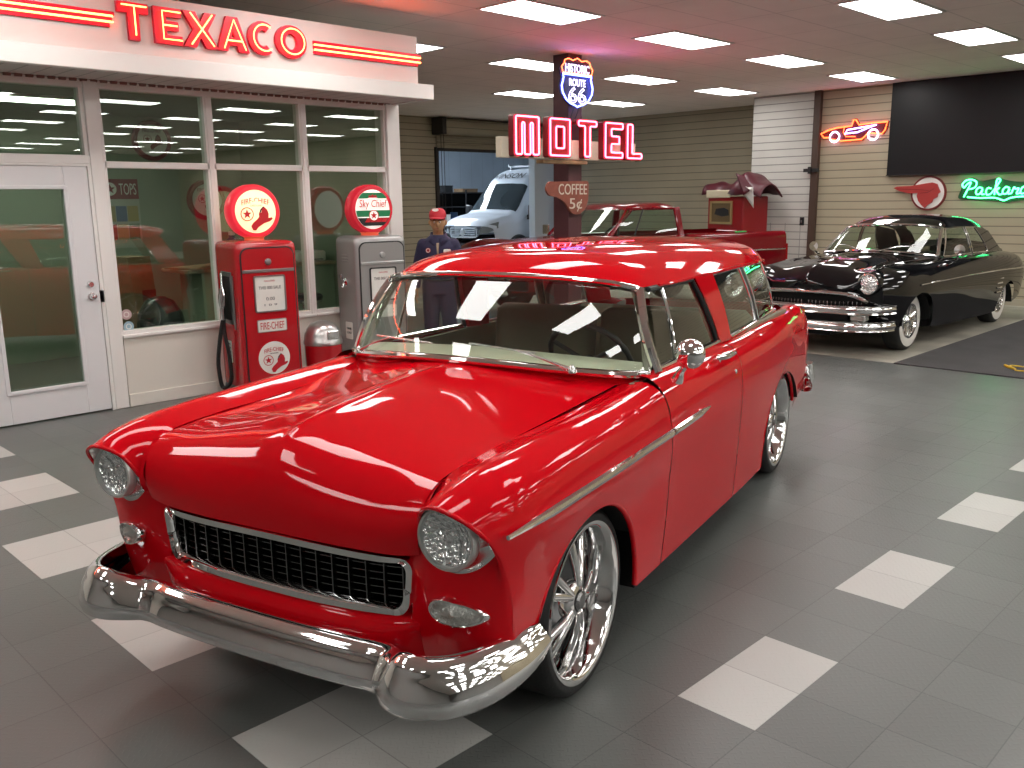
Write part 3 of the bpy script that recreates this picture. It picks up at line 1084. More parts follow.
for s in (1, -1):
    hx, hy, hz = .700, -.712, .803
    top = [(.572, -.683, .790)] + fender[0][0:5]
    up_l = spline([fender[0][k] for k in range(0, 5)], 22)
    dn = spline([nose[k][0] for k in (6, 5, 4, 3, 2, 1)], 22)
    loop = np.concatenate((up_l, dn[1:]))
    loop = np.vstack((loop, [(.595, -.682, .765)]))
    ang = np.arctan2(loop[:, 2] - hz, loop[:, 0] - hx)
    ring = np.stack([hx + .094 * np.cos(ang), np.full_like(ang, hy + .018), hz + .094 * np.sin(ang)], 1)
    mid = loop * .45 + ring * .55
    mid[:, 1] += .016
    G = np.array([loop - np.array([0, .001, 0]), mid, ring, ring + np.array([0, -.014, 0])])
    G[..., 0] *= s
    hl = MB()
    hl.loft([[tuple(p) for p in r] for r in G], True)
    bz = hl.build('headlight', CHROME_R, nom, angle=50)
    rg = MB().lathe([(.0955, .022), (.0955, .0), (.092, -.008), (.085, -.008), (.082, .004), (.082, .02)], 'y', (s * hx, hy, hz), 40)
    rg.build('retaining_ring', GREYR, bz)
    rf = MB().lathe([(.082, .004), (.066, .012), (.045, .020), (.02, .025), (.016, .012), (.0, .010)], 'y', (s * hx, hy, hz), 36)
    rf.build('reflector', LENS, bz, angle=80)
    cv = MB().lathe([(.084, -.002), (.06, -.014), (.03, -.020), (0, -.022)], 'y', (s * hx, hy, hz), 36)
    cv.build('lens', COVER, bz, angle=80)
    # parking lamp
    px, py, pz = .703, -.672, .565
    pk = MB()
    tilt = -.10 * s
    loops = []
    for rr, dy in ((1.0, .012), (1.0, -.008), (.93, -.018), (.84, -.018), (.80, -.006)):
        lp = []
        for t in np.linspace(0, 2 * PI, 40, endpoint=False):
            ex_, ez_ = .088 * rr * math.cos(t), .040 * rr * math.sin(t) * (1 - .22 * math.cos(t))
            lp.append((s * (px + ex_), py + dy + .38 * max(ex_, 0) + .10 * ex_, pz + ez_ - .10 * ex_))
        loops.append(lp)
    pk.loft(loops, True)
    pko = pk.build('parking_light', CHROME, nom, angle=50)
    ctr = (s * px, py - .026, pz)
    dome = [[(ctr[0] + (p[0] - ctr[0]) * k, ctr[1] + (p[1] - ctr[1]) * k - 0 * k, ctr[2] + (p[2] - ctr[2]) * k) for p in loops[-1]] for k in (1, .7, .4, .02)]
    MB().loft(dome, True).build('lamp_lens', mat('ribbed_lamp_lens', (.42, .43, .40), .12, .6, bump=.5, bscale=120), pko, angle=80)

# grille
gy = lambda u: -.672 + .050 * (abs(u) / .54) ** 3
outer = rrect(-.547, .547, .488, .706, .045, 8)
out = []
for i, p in enumerate(outer):
    q = outer[(i + 1) % len(outer)]
    n = max(1, int(math.hypot(q[0] - p[0], q[1] - p[1]) / .03))
    out += [(p[0] + (q[0] - p[0]) * k / n, p[1] + (q[1] - p[1]) * k / n) for k in range(n)]
sect = [(0, .012), (-.006, -.010), (.010, -.028), (.030, -.028), (.042, -.010), (.038, .040)]
cz = .596
loops = []
for d, dy in sect:
    lp = []
    for u, z in out:
        z2 = z * (1 - .0) - .012 * (abs(u) / .535) ** 2 * (1 if z > cz else -.4)
        uu = u - math.copysign(min(d, abs(u)), u) * (abs(u) / .535) ** 6
        zz = z2 - math.copysign(d, z - cz) * (1 - (abs(u) / .535) ** 10 * .3)
        uu *= (1 - .04 * (.70 - z) / .2 * 1.0)
        lp.append((uu, gy(u) + dy, zz))
    loops.append(lp)
MB().loft(loops, True).build('grille_frame', CHROME, nom, angle=50)
gi = MB()
DARKCH = mat('dark_chrome', (.16, .16, .16), .22, 1.0)
for k in range(-8, 9):
    u = k * .0615
    gi.box(u - .0026, u + .0026, gy(u) - .006, gy(u) + .045, .515, .680)
for k in range(7):
    z = .528 + k * .0235
    P = [(u, gy(u) + .014, z) for u in np.linspace(-.51, .51, 40)]
    for a, b in zip(P[:-1], P[1:]):
        gi.add([(a[0], a[1] - .010, a[2] - .0016), (b[0], b[1] - .010, b[2] - .0016), (b[0], b[1] + .03, b[2] - .0016), (a[0], a[1] + .03, a[2] - .0016), (a[0], a[1] - .010, a[2] + .0016), (b[0], b[1] - .010, b[2] + .0016), (b[0], b[1] + .03, b[2] + .0016), (a[0], a[1] + .03, a[2] + .0016)], [(0, 1, 5, 4), (4, 5, 6, 7), (3, 2, 1, 0)])
gi.build('grille_insert', DARKCH, nom, smooth=False)
bk = MB()
bk.grid(np.array([[(u, gy(u) + .09, z) for u in np.linspace(-.56, .56, 30)] for z in (.40, .74)]))
bk.build('grille_backing', MATTE, nom)  # plain black sheet, its colour stands for the shade behind the grille

# front bumper
bpth = [(0, -.790), (.20, -.788), (.40, -.778), (.47, -.772), (.515, -.778), (.555, -.812), (.60, -.848), (.645, -.858), (.70, -.846), (.755, -.805), (.805, -.725), (.838, -.610), (.852, -.51), (.850, -.45)]
ztop = [.452, .452, .452, .452, .455, .475, .495, .500, .499, .495, .492, .490, .487, .480]
zbot = [.320, .320, .320, .320, .320, .325, .332, .334, .334, .332, .335, .345, .37, .39]
bsec = [(-.040, .98), (-.030, 1.0), (-.008, .93), (.016, .72), (.034, .48), (.042, .30), (.038, .14), (.022, .01), (-.004, -.03), (-.04, .0)]


def sweep_bumper(path, zt, zb, sec, n=120):
    P = np.array(path, float)
    c = chord(P)
    t = np.linspace(0, c[-1], n)
    Q = hermite(c, P, t)
    Z1 = hermite(c, np.array(zt), t)
    Z0 = hermite(c, np.array(zb), t)
    Tn = np.gradient(Q, axis=0)
    Tn /= np.linalg.norm(Tn, axis=1)[:, None]
    N = np.stack([Tn[:, 1], -Tn[:, 0]], 1)
    ss = spline([(a, b, 0) for a, b in sec], 30)
    G = np.zeros((n, len(ss), 3))
    for j, (d, h, _) in enumerate(ss):
        G[:, j, 0] = Q[:, 0] + N[:, 0] * d
        G[:, j, 1] = Q[:, 1] + N[:, 1] * d
        G[:, j, 2] = Z0 + (Z1 - Z0) * h
    return G


full = [(-u, v) for u, v in bpth[:0:-1]] + bpth
G = sweep_bumper(full, ztop[:0:-1] + ztop, zbot[:0:-1] + zbot, bsec, 220)
MB().grid(G, 0, False).build('front_bumper', CHROME, nom, angle=60)

# roof
rs = [
    [(0, .705, 1.412), (.3, .725, 1.408), (.5, .785, 1.388), (.58, .835, 1.372), (.640, .885, 1.350)],
    [(0, .745, 1.448), (.3, .765, 1.443), (.5, .815, 1.420), (.588, .865, 1.396), (.652, .940, 1.354)],
    [(0, .86, 1.482), (.3, .875, 1.476), (.5, .905, 1.448), (.595, .945, 1.415), (.660, 1.02, 1.354)],
    [(0, 1.2, 1.508), (.3, 1.2, 1.501), (.5, 1.2, 1.469), (.6, 1.2, 1.430), (.672, 1.2, 1.352)],
    [(0, 1.8, 1.516), (.3, 1.8, 1.509), (.5, 1.8, 1.475), (.6, 1.8, 1.434), (.674, 1.8, 1.350)],
    [(0, 2.5, 1.500), (.3, 2.5, 1.492), (.5, 2.5, 1.458), (.595, 2.5, 1.418), (.664, 2.5, 1.344)],
    [(0, 3.02, 1.472), (.3, 3.02, 1.464), (.5, 3.0, 1.430), (.582, 2.97, 1.395), (.642, 2.93, 1.334)],
    [(0, 3.36, 1.440), (.3, 3.35, 1.432), (.47, 3.31, 1.400), (.555, 3.26, 1.372), (.612, 3.16, 1.322)],
    [(0, 3.42, 1.415), (.3, 3.41, 1.406), (.47, 3.36, 1.374), (.555, 3.30, 1.346), (.608, 3.19, 1.308)],
]
RS = np.array([mirrored(r) for r in rs])
G = relax(patch(RS, 110, 100), 30)
rf = MB().grid(G, 0, True)
rf.build('roof', RED, nom, angle=60)
LINER = mat('tan_headliner', (.16, .15, .11), .8)
G2 = G.copy()
G2[..., 2] -= .022
G2[..., 0] *= .985
MB().grid(G2, 0, False).build('headliner', LINER, nom, angle=60)
gut = MB()
e = patch(RS, 80, 70)[:, -1]
for s in (1, -1):
    gut.tube([(s * (p[0] + .004), p[1], p[2] - .004) for p in e[6:]], .008, 8)
gut.build('drip_rail', RED, nom)

# windshield
wb = [(0, .415, 1.082), (.2, .430, 1.078), (.4, .490, 1.062), (.56, .565, 1.045), (.68, .645, 1.032), (.748, .722, 1.024), (.770, .765, 1.022)]
wt_ = [(0, .700, 1.402), (.2, .708, 1.400), (.4, .745, 1.390), (.5, .782, 1.380), (.57, .822, 1.368), (.615, .856, 1.356), (.640, .880, 1.346)]
B_, T_ = spline(mirrored(wb), 81), spline(mirrored(wt_), 81)
G = np.array([B_ * (1 - t) + T_ * t + np.array([0, -.035 * math.sin(PI * t), .0]) for t in np.linspace(0, 1, 16)])
WGLASS = glass('windshield_glass', (.90, .95, .90), 1.0, 0, 1.52)
MB().grid(G, 0, False).build('windshield', WGLASS, nom, angle=80)
wtm = MB()
top_e = G[-1]
bot_e = G[0]
sl, sr = G[:, 0], G[:, -1]
wtm.tube([tuple(p + np.array([0, -.006, .004])) for p in top_e], .019, 10, flat=.7)
wtm.tube([tuple(p + np.array([0, -.010, -.004])) for p in bot_e[3:-2]], .022, 10, flat=.8)
for e_, s in ((sl, -1), (sr, 1)):
    wtm.tube([tuple(p + np.array([s * .004, 0, 0])) for p in e_], .023, 10)
wtm.build('windshield_trim', CHROME, nom)
gsk = MB()
for e_ in (G[-1] * 1, G[0] * 1):
    pass
for s in (1, -1):
    inn = MB()
    inn.tube([(s * .735, .76, 1.02), (s * .69, .83, 1.19), (s * .615, .90, 1.355)], [.020, .018, .018], 8)
    inn.build('a_pillar', mat('pillar_inner', (.30, .30, .24), .5), nom)
# wipers
for s, x0 in ((1, .42), (-1, .56)):
    w = MB()
    if s > 0:
        piv, mid_, tip = (.52, .485, 1.060), (.28, .492, 1.122), (.06, .470, 1.142)
    else:
        piv, mid_, tip = (-.60, .555, 1.052), (-.38, .520, 1.132), (-.12, .462, 1.130)
    piv, mid_, tip = (np.array(p) for p in (piv, mid_, tip))
    w.tube([piv, piv * .5 + mid_ * .5 + np.array([0, -.018, .006]), mid_ + np.array([0, -.018, 0])], [.008, .005, .004], 8)
    w.tube([mid_ * 1.35 - tip * .35 + np.array([0, -.012, 0]), mid_ + np.array([0, -.014, 0]), tip + np.array([0, -.010, 0])], .0045, 8)
    w.lathe([(.018, 0), (.016, .016), (.008, .03), (0, .032)], 'z', tuple(piv - np.array([0, 0, .012])), 14)
    w.build('wiper', CHROME_R, nom)

# side glass, pillars, window trim
def quad(p, q, r, s_, n=10, bow=0.0):
    p, q, r, s_ = (np.array(x, float) for x in (p, q, r, s_))
    G = np.zeros((n, n, 3))
    for i, a in enumerate(np.linspace(0, 1, n)):
        for j, b in enumerate(np.linspace(0, 1, n)):
            G[i, j] = (p * (1 - b) + q * b) * (1 - a) + (s_ * (1 - b) + r * b) * a
            G[i, j, 0] += bow * math.sin(PI * a)
    return G


SIDEGL = glass('side_window_glass', (.80, .86, .82), 1.2, 0, 1.52)
# door glass: bottom front, bottom rear, top rear, top front
DW = [(.752, .80, 1.026), (.742, 1.71, 1.008), (.667, 1.50, 1.338), (.655, .95, 1.340)]
QW = [(.738, 1.935, 1.000), (.712, 2.62, .994), (.655, 2.40, 1.330), (.664, 1.81, 1.334)]
RW = [(.708, 2.70, .994), (.664, 3.26, .992), (.620, 3.06, 1.312), (.652, 2.50, 1.328)]
BGAP = [(.752, .0, 0)]
for s in (1, -1):
    m3 = lambda P: [(s * p[0], p[1], p[2]) for p in P]
    for W, nm in ((DW, 'door_window'), (QW, 'quarter_window'), (RW, 'rear_side_window')):
        G = quad(*m3(W), bow=.012 * s)
        w = MB().grid(G, 0, s < 0).build(nm, SIDEGL, nom)
        tr = MB()
        e1 = G[0]
        if nm == 'door_window':
            fr = np.concatenate((G[:, -1], G[-1, ::-1][1:]))
            tr.tube([tuple(p + np.array([s * .004, 0, 0])) for p in fr], .012, 8)
            tr.build('window_frame', BLACK, w)
            t2 = MB().tube([tuple(p + np.array([s * .012, 0, .004])) for p in e1], .013, 8)
            cr = .24
            vp = [G[int(i), 2] * .5 + G[int(i), 3] * .5 for i in range(10)]
            t2.tube([tuple(p + np.array([s * .004, 0, 0])) for p in vp], .007, 8)
            t2.build('chrome_molding', CHROME, w)
        else:
            tr.tube([tuple(p + np.array([s * .010, 0, .004])) for p in e1], .013, 8)
            tr.tube([tuple(p) for p in G[:, 0]], .008, 8)
            tr.tube([tuple(p) for p in G[:, -1]], .009, 8)
            tr.tube([tuple(p) for p in G[-1]], .007, 8)
            tr.build('chrome_molding', CHROME, w)
    # slanted body-colour pillar behind the door and the rear one
    o_ = .010
    for bf, br, tr_, tf in (((.752, 1.715, 1.005), (.748, 1.930, .998), (.674, 1.805, 1.345), (.677, 1.505, 1.349)),):
        P = [(s * (q[0] + o_), q[1], q[2]) for q in (bf, br, tr_, tf)]
        pm = MB().grid(quad(*P, bow=.012 * s), 0, s < 0)
        P2 = [(s * (q[0] - .035), q[1], q[2]) for q in (bf, br, tr_, tf)]
        pm.grid(quad(*P2, bow=.012 * s), 0, s > 0)
        for k0, k1 in ((0, 3), (1, 2)):
            pm.add([P[k0], P[k1], P2[k1], P2[k0]], [(0, 1, 2, 3)])
        pm.build('b_pillar', RED, nom)
    P = [(s * q[0], q[1], q[2]) for q in ((.714, 2.62, .994), (.709, 2.70, .994), (.653, 2.50, 1.33), (.656, 2.40, 1.33))]
    MB().grid(quad(*P, bow=.012 * s), 0, s < 0).build('window_divider', BLACK, nom)
    P = [(s * q[0], q[1], q[2]) for q in ((.666, 3.26, .990), (.60, 3.55, .985), (.555, 3.30, 1.35), (.622, 3.06, 1.315))]
    MB().grid(quad(*P), 0, s < 0).build('d_pillar', RED, nom)

# tailgate, rear glass, rear panel
tg = [[(0, 3.66, .990), (.3, 3.65, .990), (.50, 3.60, .988), (.60, 3.56, .986)], [(0, 3.90, .93), (.3, 3.89, .93), (.5, 3.87, .93), (.60, 3.85, .93)], [(0, 3.96, .70), (.3, 3.96, .70), (.6, 3.94, .70), (.75, 3.925, .70)], [(0, 3.92, .36), (.3, 3.92, .36), (.6, 3.90, .36), (.745, 3.865, .36)]]
MB().grid(patch(np.array([mirrored(r) for r in tg]), 24, 30), 0, True).build('tailgate', RED, nom, angle=60)
MB().grid(quad((-.60, 3.56, .99), (.60, 3.56, .99), (.55, 3.31, 1.35), (-.55, 3.31, 1.35)), 0, False).build('rear_window', SIDEGL, nom)
for s in (1, -1):
    tl = MB().lathe([(.0, .03), (.028, .022), (.036, .0), (.036, -.03)], 'y', (s * .72, 3.93, .80), 16)
    tl.build('tail_light', mat('tail_lamp_red', (.35, .01, .01), .15), nom)
    ml = MB().lathe([(.0, .02), (.016, .012), (.018, 0)], 'y', (s * .725, 3.925, .915), 12)
    ml.build('marker_cap', mat('amber_lens', (.55, .35, .03), .2), nom)
rb = [(0, 4.06), (.3, 4.055), (.55, 4.035), (.70, 3.99), (.775, 3.90), (.805, 3.78)]
G = sweep_bumper([(-u, v) for u, v in rb[:0:-1]] + rb, [.50] * 11, [.36] * 11, [(-d, h) for d, h in bsec], 90)
MB().grid(G, 0, True).build('rear_bumper', CHROME, nom, angle=60)
for s in (1, -1):
    g_ = MB().tube([(s * .775, 3.99, .33), (s * .778, 4.03, .42), (s * .772, 4.00, .53)], [.03, .042, .032], 12)
    g_.build('bumper_guard', CHROME, nom)

# belt trim, mirror, handles
for s in (1, -1):
    tr = MB()
    for a, b in ((-.655, .640), (.652, 1.17)):
        P, R_ = [], []
        for v in np.linspace(a, b, 40):
            z = .812 - .006 * v
            P.append((s * (body_u(max(v, -.38), z) - (.0 if v > -.38 else .055 * (-.38 - v) ** 1.3 * 1.2) + .003), v, z))
            R_.append(.013 * min(1, .35 + 2.2 * abs(v + .70)) * (min(1, .25 + 5 * (1.17 - v)) if b > 1 else 1))
        tr.tube(P, R_, 8, flat=1.25, upv=(0, 0, 1))
    tr.build('side_molding', CHROME, nom)
    hn = MB()
    hn.tube([(s * .842, 1.40, .985), (s * .872, 1.41, .990), (s * .880, 1.47, .990), (s * .878, 1.56, .988), (s * .862, 1.60, .985)], [.012, .013, .014, .012, .008], 10)
    hn.lathe([(.02, 0), (.018, .012), (.0, .014)], 'x', (s * .842, 1.40, .983), 14) if s > 0 else None
    hn.build('door_handle', CHROME, nom)
    lk = MB().lathe([(.012, -.004), (.012, .006), (.009, .009), (0, .010)], 'x', (s * .861, 1.645, .88), 14)
    lk.build('door_lock', CHROME, nom)
mr = MB()
ctr = np.array([.945, .655, 1.128])
nrm = np.array([.12, -1, .12])
nrm /= np.linalg.norm(nrm)
prof = [(0, .045), (.030, .040), (.052, .022), (.060, .0), (.058, -.010), (.050, -.012), (.0, -.012)]
a_ = np.cross(nrm, (0, 0, 1))
a_ /= np.linalg.norm(a_)
b_ = np.cross(a_, nrm)
mr.loft([[tuple(ctr + nrm * h + r * (math.cos(t) * a_ + math.sin(t) * b_)) for t in np.linspace(0, 2 * PI, 28, endpoint=False)] for r, h in prof], True)
mr.tube([(.868, .735, 1.00), (.885, .725, 1.04), (.915, .70, 1.075), (.935, .675, 1.105)], [.026, .016, .012, .012], 10)
mr.build('side_mirror', CHROME, nom)

# wheels
RIMC = mat('polished_rim', (.80, .80, .80), .08, 1.0)
BRAKE = mat('brake_disc', (.12, .12, .12), .35, .8)


def make_wheel():
    """Wheel about the local x axis, outer face toward +x."""
    w = bpy.data.objects.new('wheel', None)
    col.objects.link(w)
    R, rr = .337, .284
    t = MB().lathe([(rr - .02, -.225), (rr + .01, -.232), (R - .028, -.232), (R - .006, -.215), (R, -.18), (R, -.05), (R - .006, -.018), (R - .024, .0), (rr + .022, .003), (rr + .006, -.002), (rr - .016, -.012)], 'x', (0, 0, 0), 64)
    t.build('tire', RUBBER, w, angle=50)
    r = MB().lathe([(rr - .004, -.012), (rr + .006, -.002), (rr + .004, .003), (rr - .006, .003), (rr - .016, -.004), (rr - .026, -.020), (rr - .034, -.075), (rr - .044, -.10), (rr - .050, -.22)], 'x', (0, 0, 0), 64)
    r.build('rim', RIMC, w, angle=45)
    sp_ = MB()
    for k in range(5):
        for d in (-1, 1):
            a0 = 2 * PI * k / 5 + d * .10
            a1 = 2 * PI * k / 5 + d * .235
            P = []
            for q in np.linspace(0, 1, 9):
                rad = .052 + (rr - .036 - .052) * q
                an = a0 + (a1 - a0) * (q ** .7)
                P.append((-.030 - .055 * q ** 1.4 - .008, rad * math.cos(an), rad * math.sin(an)))
            sp_.tube(P, [.013 + .010 * q for q in np.linspace(0, 1, 9)], 8)
    sp_.lathe([(.070, -.075), (.070, -.045), (.055, -.034), (.040, -.028)], 'x', (0, 0, 0), 30)
    sp_.build('spokes', RIMC, w, angle=60)
    MB().lathe([(.034, -.045), (.034, -.022), (.026, -.014), (0, -.012)], 'x', (0, 0, 0), 24).build('hub_cap', mat('dark_hub', (.28, .28, .28), .2, .9), w)
    MB().lathe([(.05, -.13), (.17, -.13), (.17, -.15), (.05, -.15)], 'x', (0, 0, 0), 36).build('brake_disc', BRAKE, w)
    cal = MB()
    for q in np.linspace(.3, 1.1, 8):
        pass
    cal.tube([(-.135, .15 * math.cos(q), .15 * math.sin(q)) for q in np.linspace(2.5, 3.3, 8)], .035, 8)
    cal.build('brake_caliper', mat('red_caliper', (.40, .01, .01), .4), w)
    return w


wh = make_wheel()
wh.parent = nom
spots = [(1, 0.0, .803), (-1, 0.0, .803), (1, 2.921, .806), (-1, 2.921, .806)]
for i, (s, v, u) in enumerate(spots):
    w = wh if i == 0 else copy_tree(wh, nom)
    w.location = (s * u, v, .337)
    w.rotation_euler = (.35 * i, 0, 0) if s > 0 else (.2, 0, PI)

# wheel wells and floor pan
for s in (1, -1):
    for vc, zc, r in (FA, RA):
        wl = MB()
        L1 = [(s * .852, vc + (r + .004) * math.cos(t), zc + (r + .004) * math.sin(t)) for t in np.linspace(.52, PI - .34, 30)]
        L2 = [(s * .50, p[1], p[2]) for p in L1]
        wl.loft([L1, L2], False)
        wl.add(L2, [tuple(range(len(L2)))])
        wl.build('wheel_well', MATTE, nom)
pan = MB()
pan.box(-.50, .50, -.60, 3.85, .20, .24)
pan.box(-.80, .80, .47, 2.44, .20, .24)
pan.box(-.52, .52, .36, .40, .24, .98)
pan.box(-.79, .79, .47, .50, .24, .90)
pan.build('floor_pan', MATTE, nom, smooth=False)

# cabin
TANS = mat('khaki_upholstery', (.20, .185, .125), .7)
SAGE = mat('sage_dashboard', (.60, .62, .48), .45)
sb = MB()
sb.box(-.66, .66, 1.30, 1.85, .30, .62, 0, .06)
sb.build('front_seat', TANS, nom, angle=60)
sb = MB()
for s in (1, -1):
    bk_ = [[(s * x, y + dy, z) for x, y in rrect(.03, .64, 1.78, 1.96, .06, 4)] for z, dy in ((.50, 0), (.80, .04), (1.02, .07), (1.10, .085))]
    top_ = [(s * .335 + (p[0] - s * .335) * .9, p[1] * .5 + 1.93 * .5, 1.125) for p in bk_[-1]]
    sb.loft(bk_ + [top_], True, True)
sb.build('seat_back', TANS, nom, angle=60)
rs_ = MB().box(-.62, .62, 2.48, 2.95, .30, .66, 0, .06).box(-.62, .62, 2.88, 3.04, .50, 1.02, 0, .06)
rs_.build('rear_seat', TANS, nom, angle=60)
ds = []
for dz, dv in ((-.34, .35), (-.10, .36), (-.01, .345), (.012, .28), (.006, .15), (-.012, .04)):
    ds.append([(u, .418 + .345 * (abs(u) / .77) ** 2.3 + dv * (1 - .55 * (abs(u) / .77) ** 3), 1.076 - .056 * (abs(u) / .77) ** 1.6 + dz) for u in np.linspace(-.725, .725, 50)])
MB().grid(np.array(ds)).build('dashboard', SAGE, nom, angle=60)
for s in (1, -1):
    MB().box(s * .73 - .015, s * .73 + .015, .60, 3.3, .30, 1.0).build('door_trim', TANS, nom, smooth=False)
swm = MB()
cs = np.array([.36, 1.02, 1.010])
ax = np.array([0, .80, .50])
ax /= np.linalg.norm(ax)
e1 = np.array([1.0, 0, 0])
e2 = np.cross(ax, e1)
swm.tube([tuple(cs + .195 * (math.cos(t) * e1 + math.sin(t) * e2)) for t in np.linspace(0, 2 * PI, 48, endpoint=False)], [.013 + .0025 * math.cos(18 * t) for t in np.linspace(0, 2 * PI, 48, endpoint=False)], 10, closed=True)
for t in (.5, PI - .5, 1.5 * PI):
    swm.tube([tuple(cs - ax * .03), tuple(cs + .19 * (math.cos(t) * e1 - math.sin(t) * e2))], .011, 8)
swm.tube([tuple(cs), tuple(cs - ax * .35)], .022, 12)
swm.build('steering_wheel', BLACK, nom)
mrr = MB().box(-.11, .11, .885, .905, 1.315, 1.365, 0, .008).tube([(0, .89, 1.36), (0, .86, 1.40)], .006, 8)
mrr.build('rear_view_mirror', BLACK, nom)
# ------------------------------------------------------------------ fuel pumps
CREAMG = mat('globe_face_lit', (.8, .75, .6), .4, emit=(1.0, .78, .40), strength=.82)
REDGLOBE = mat('globe_shell_lit', (.5, .02, .03), .3, emit=(1.0, .03, .06), strength=.55)
GLOBEW = mat('globe_white_lit', (.8, .8, .76), .4, emit=(1.0, .93, .82), strength=.55)
GLOBEG = mat('globe_green_lit', (.01, .16, .06), .4, emit=(.01, .30, .10), strength=.18)
GLOBEK = mat('globe_black', (.015, .015, .015), .4)
INK_R = mat('printed_red', (.50, .008, .02), .5)
INK_RL = mat('printed_red_lit', (.55, .01, .02), .5, emit=(.9, .0, .01), strength=.06)
PAPER = mat('plate_white', (.78, .77, .72), .5)


def star(cx, cy, r, a0=PI / 2):
    return [(cx + (r if k % 2 == 0 else r * .40) * math.cos(a0 + k * PI / 5), cy + (r if k % 2 == 0 else r * .40) * math.sin(a0 + k * PI / 5)) for k in range(10)]


def circ(cx, cy, r, n=40):
    return [(cx + r * math.cos(2 * PI * k / n), cy + r * math.sin(2 * PI * k / n)) for k in range(n)]


HAT = [(-.95, -.62), (-.80, -.98), (-.55, -1.0), (-.30, -.72), (.20, -.42), (.75, -.25), (1.0, -.05), (.92, .08), (.62, .02), (.66, .38), (.55, .72), (.30, .95), (.10, .80), (.02, .50), (-.22, .42), (-.20, .12), (-.42, -.10), (-.72, -.32)]
HATK = [(-.02, .50), (.10, .80), (.30, .95), (.20, 1.0), (-.08, .72), (-.18, .44)]


def hat_badge(parent, cx, cy, s, z, red, black, white, gold):
    o = shape('hat_print', [[(p[0] * .52 * s + .26 * s, p[1] * .50 * s - .20 * s) for p in HAT]], .002, red, parent, cx, cy, z)
    shape('hat_shading', [[(p[0] * .52 * s + .26 * s, p[1] * .50 * s - .20 * s) for p in HATK]], .002, black, o, 0, 0, .001)
    shape('hat_brim', [[((.45 * math.cos(t) - .42) * .9 * s * .52 + .18 * s, (.16 * math.sin(t) - .78) * .5 * s - .16 * s) for t in np.linspace(0, 2 * PI, 20)[:-1]]], .002, black, o, 0, 0, .0008)
    em = shape('star_emblem', [circ(-.36 * s, .06 * s, .235 * s)], .002, white, parent, cx, cy, z)
    shape('emblem_ring', [circ(-.36 * s, .06 * s, .24 * s), circ(-.36 * s, .06 * s, .215 * s)[::-1]], .002, black, em, 0, 0, .0005)
    shape('star', [star(-.36 * s, .06 * s, .19 * s)], .002, red, em, 0, 0, .001)
    return o


def globe(pump, z, kind):
    """Round illuminated globe on the pump, seen face on (local -y)."""
    Mf = Matrix(((1, 0, 0, 0), (0, 0, -1, 0), (0, 1, 0, z), (0, 0, 0, 1)))
    R = .240
    sh = MB().lathe([(R * .80, -.080), (R * .93, -.078), (R, -.055), (R * 1.0, .055), (R * .93, .078), (R * .80, .080)], 'y', (0, 0, z), 56)
    g = sh.build('globe', REDGLOBE if kind == 'red' else mat('globe_shell_plain', (.48, .015, .03), .25, emit=(1, .03, .06), strength=.25), pump, angle=50)
    for s in (-1, 1):
        fc = MB().lathe([(R * .80, s * .076), (R * .6, s * .086), (R * .3, s * .092), (0, s * .094)], 'y', (0, 0, z), 48)
        fc.build('globe_face', CREAMG if kind == 'red' else GLOBEW, g, angle=80)
    nk = MB().lathe([(.09, -.02 - R), (.085, .0 - R), (.10, .018 - R)], 'z', (0, 0, z), 30)
    nk.build('globe_collar', mat('globe_collar', (.5, .05, .03), .3, emit=(1, .15, .05), strength=.4 if kind == 'red' else .1), pump)
    fz = .0935
    fr = bpy.data.objects.new('globe_print', None)
    col.objects.link(fr)
    fr.parent = g
    fr.matrix_local = Mf
    if kind == 'red':
        lettering('lettering', 'FIRE-CHIEF', .26, .048, INK_RL, g, 0, .098, .0885, .002, arch=.020, M=Mf)
        lettering('lettering', 'GASOLINE', .11, .015, BLUEBLK, g, 0, .052, .091, .002, M=Mf)
        bpy.data.objects.remove(fr)
        hat_badge_local(g, Mf, -.012, -.04, .178, .0915, INK_RL)
    else:
        bpy.data.objects.remove(fr)
        k = R * .80
        def band(y0, y1):
            n = 16
            a0, a1 = math.asin(y0 / k), math.asin(y1 / k)
            return [(k * math.cos(a0 + (a1 - a0) * i / n), k * math.sin(a0 + (a1 - a0) * i / n)) for i in range(n + 1)] + [(-k * math.cos(a1 + (a0 - a1) * i / n), k * math.sin(a1 + (a0 - a1) * i / n)) for i in range(n + 1)]
        shape('green_band', [band(-.075, -.010)], .002, GLOBEG, g, 0, 0, .0915, M=Mf)
        shape('dark_band', [band(-.160, -.075)], .002, GLOBEK, g, 0, 0, .088, M=Mf)
        shape('dark_band', [band(.105, .160)], .002, GLOBEG, g, 0, 0, .086, M=Mf)
        shape('white_stripe', [band(-.082, -.072)], .002, GLOBEW, g, 0, 0, .0925, M=Mf)
        lettering('lettering', 'Sky Chief', .310, .095, INK_RL, g, 0, .045, .0925, .002, shear=.15, M=Mf)
        for x0 in (-.10, -.04, .02, .08):
            shape('wing_print', [[(x0, -.125), (x0 + .055, -.125), (x0 + .085, -.085), (x0 + .03, -.085)]], .002, INK_RL, g, 0, 0, .0918, M=Mf)
        em = shape('star_emblem', [circ(0, -.060, .052)], .002, GLOBEW, g, 0, 0, .0945, M=Mf)
        shape('emblem_ring', [circ(0, -.060, .054), circ(0, -.060, .047)[::-1]], .002, INK_RL, em, 0, 0, .0015)
        shape('star', [star(0, -.060, .040)], .002, INK_RL, em, 0, 0, .0012)
        shape('top_print', [[(-.05, .112), (.05, .112), (.035, .140), (.015, .128), (0, .146), (-.02, .128), (-.04, .138)]], .002, INK_RL, g, 0, 0, .0885, M=Mf)
    return g


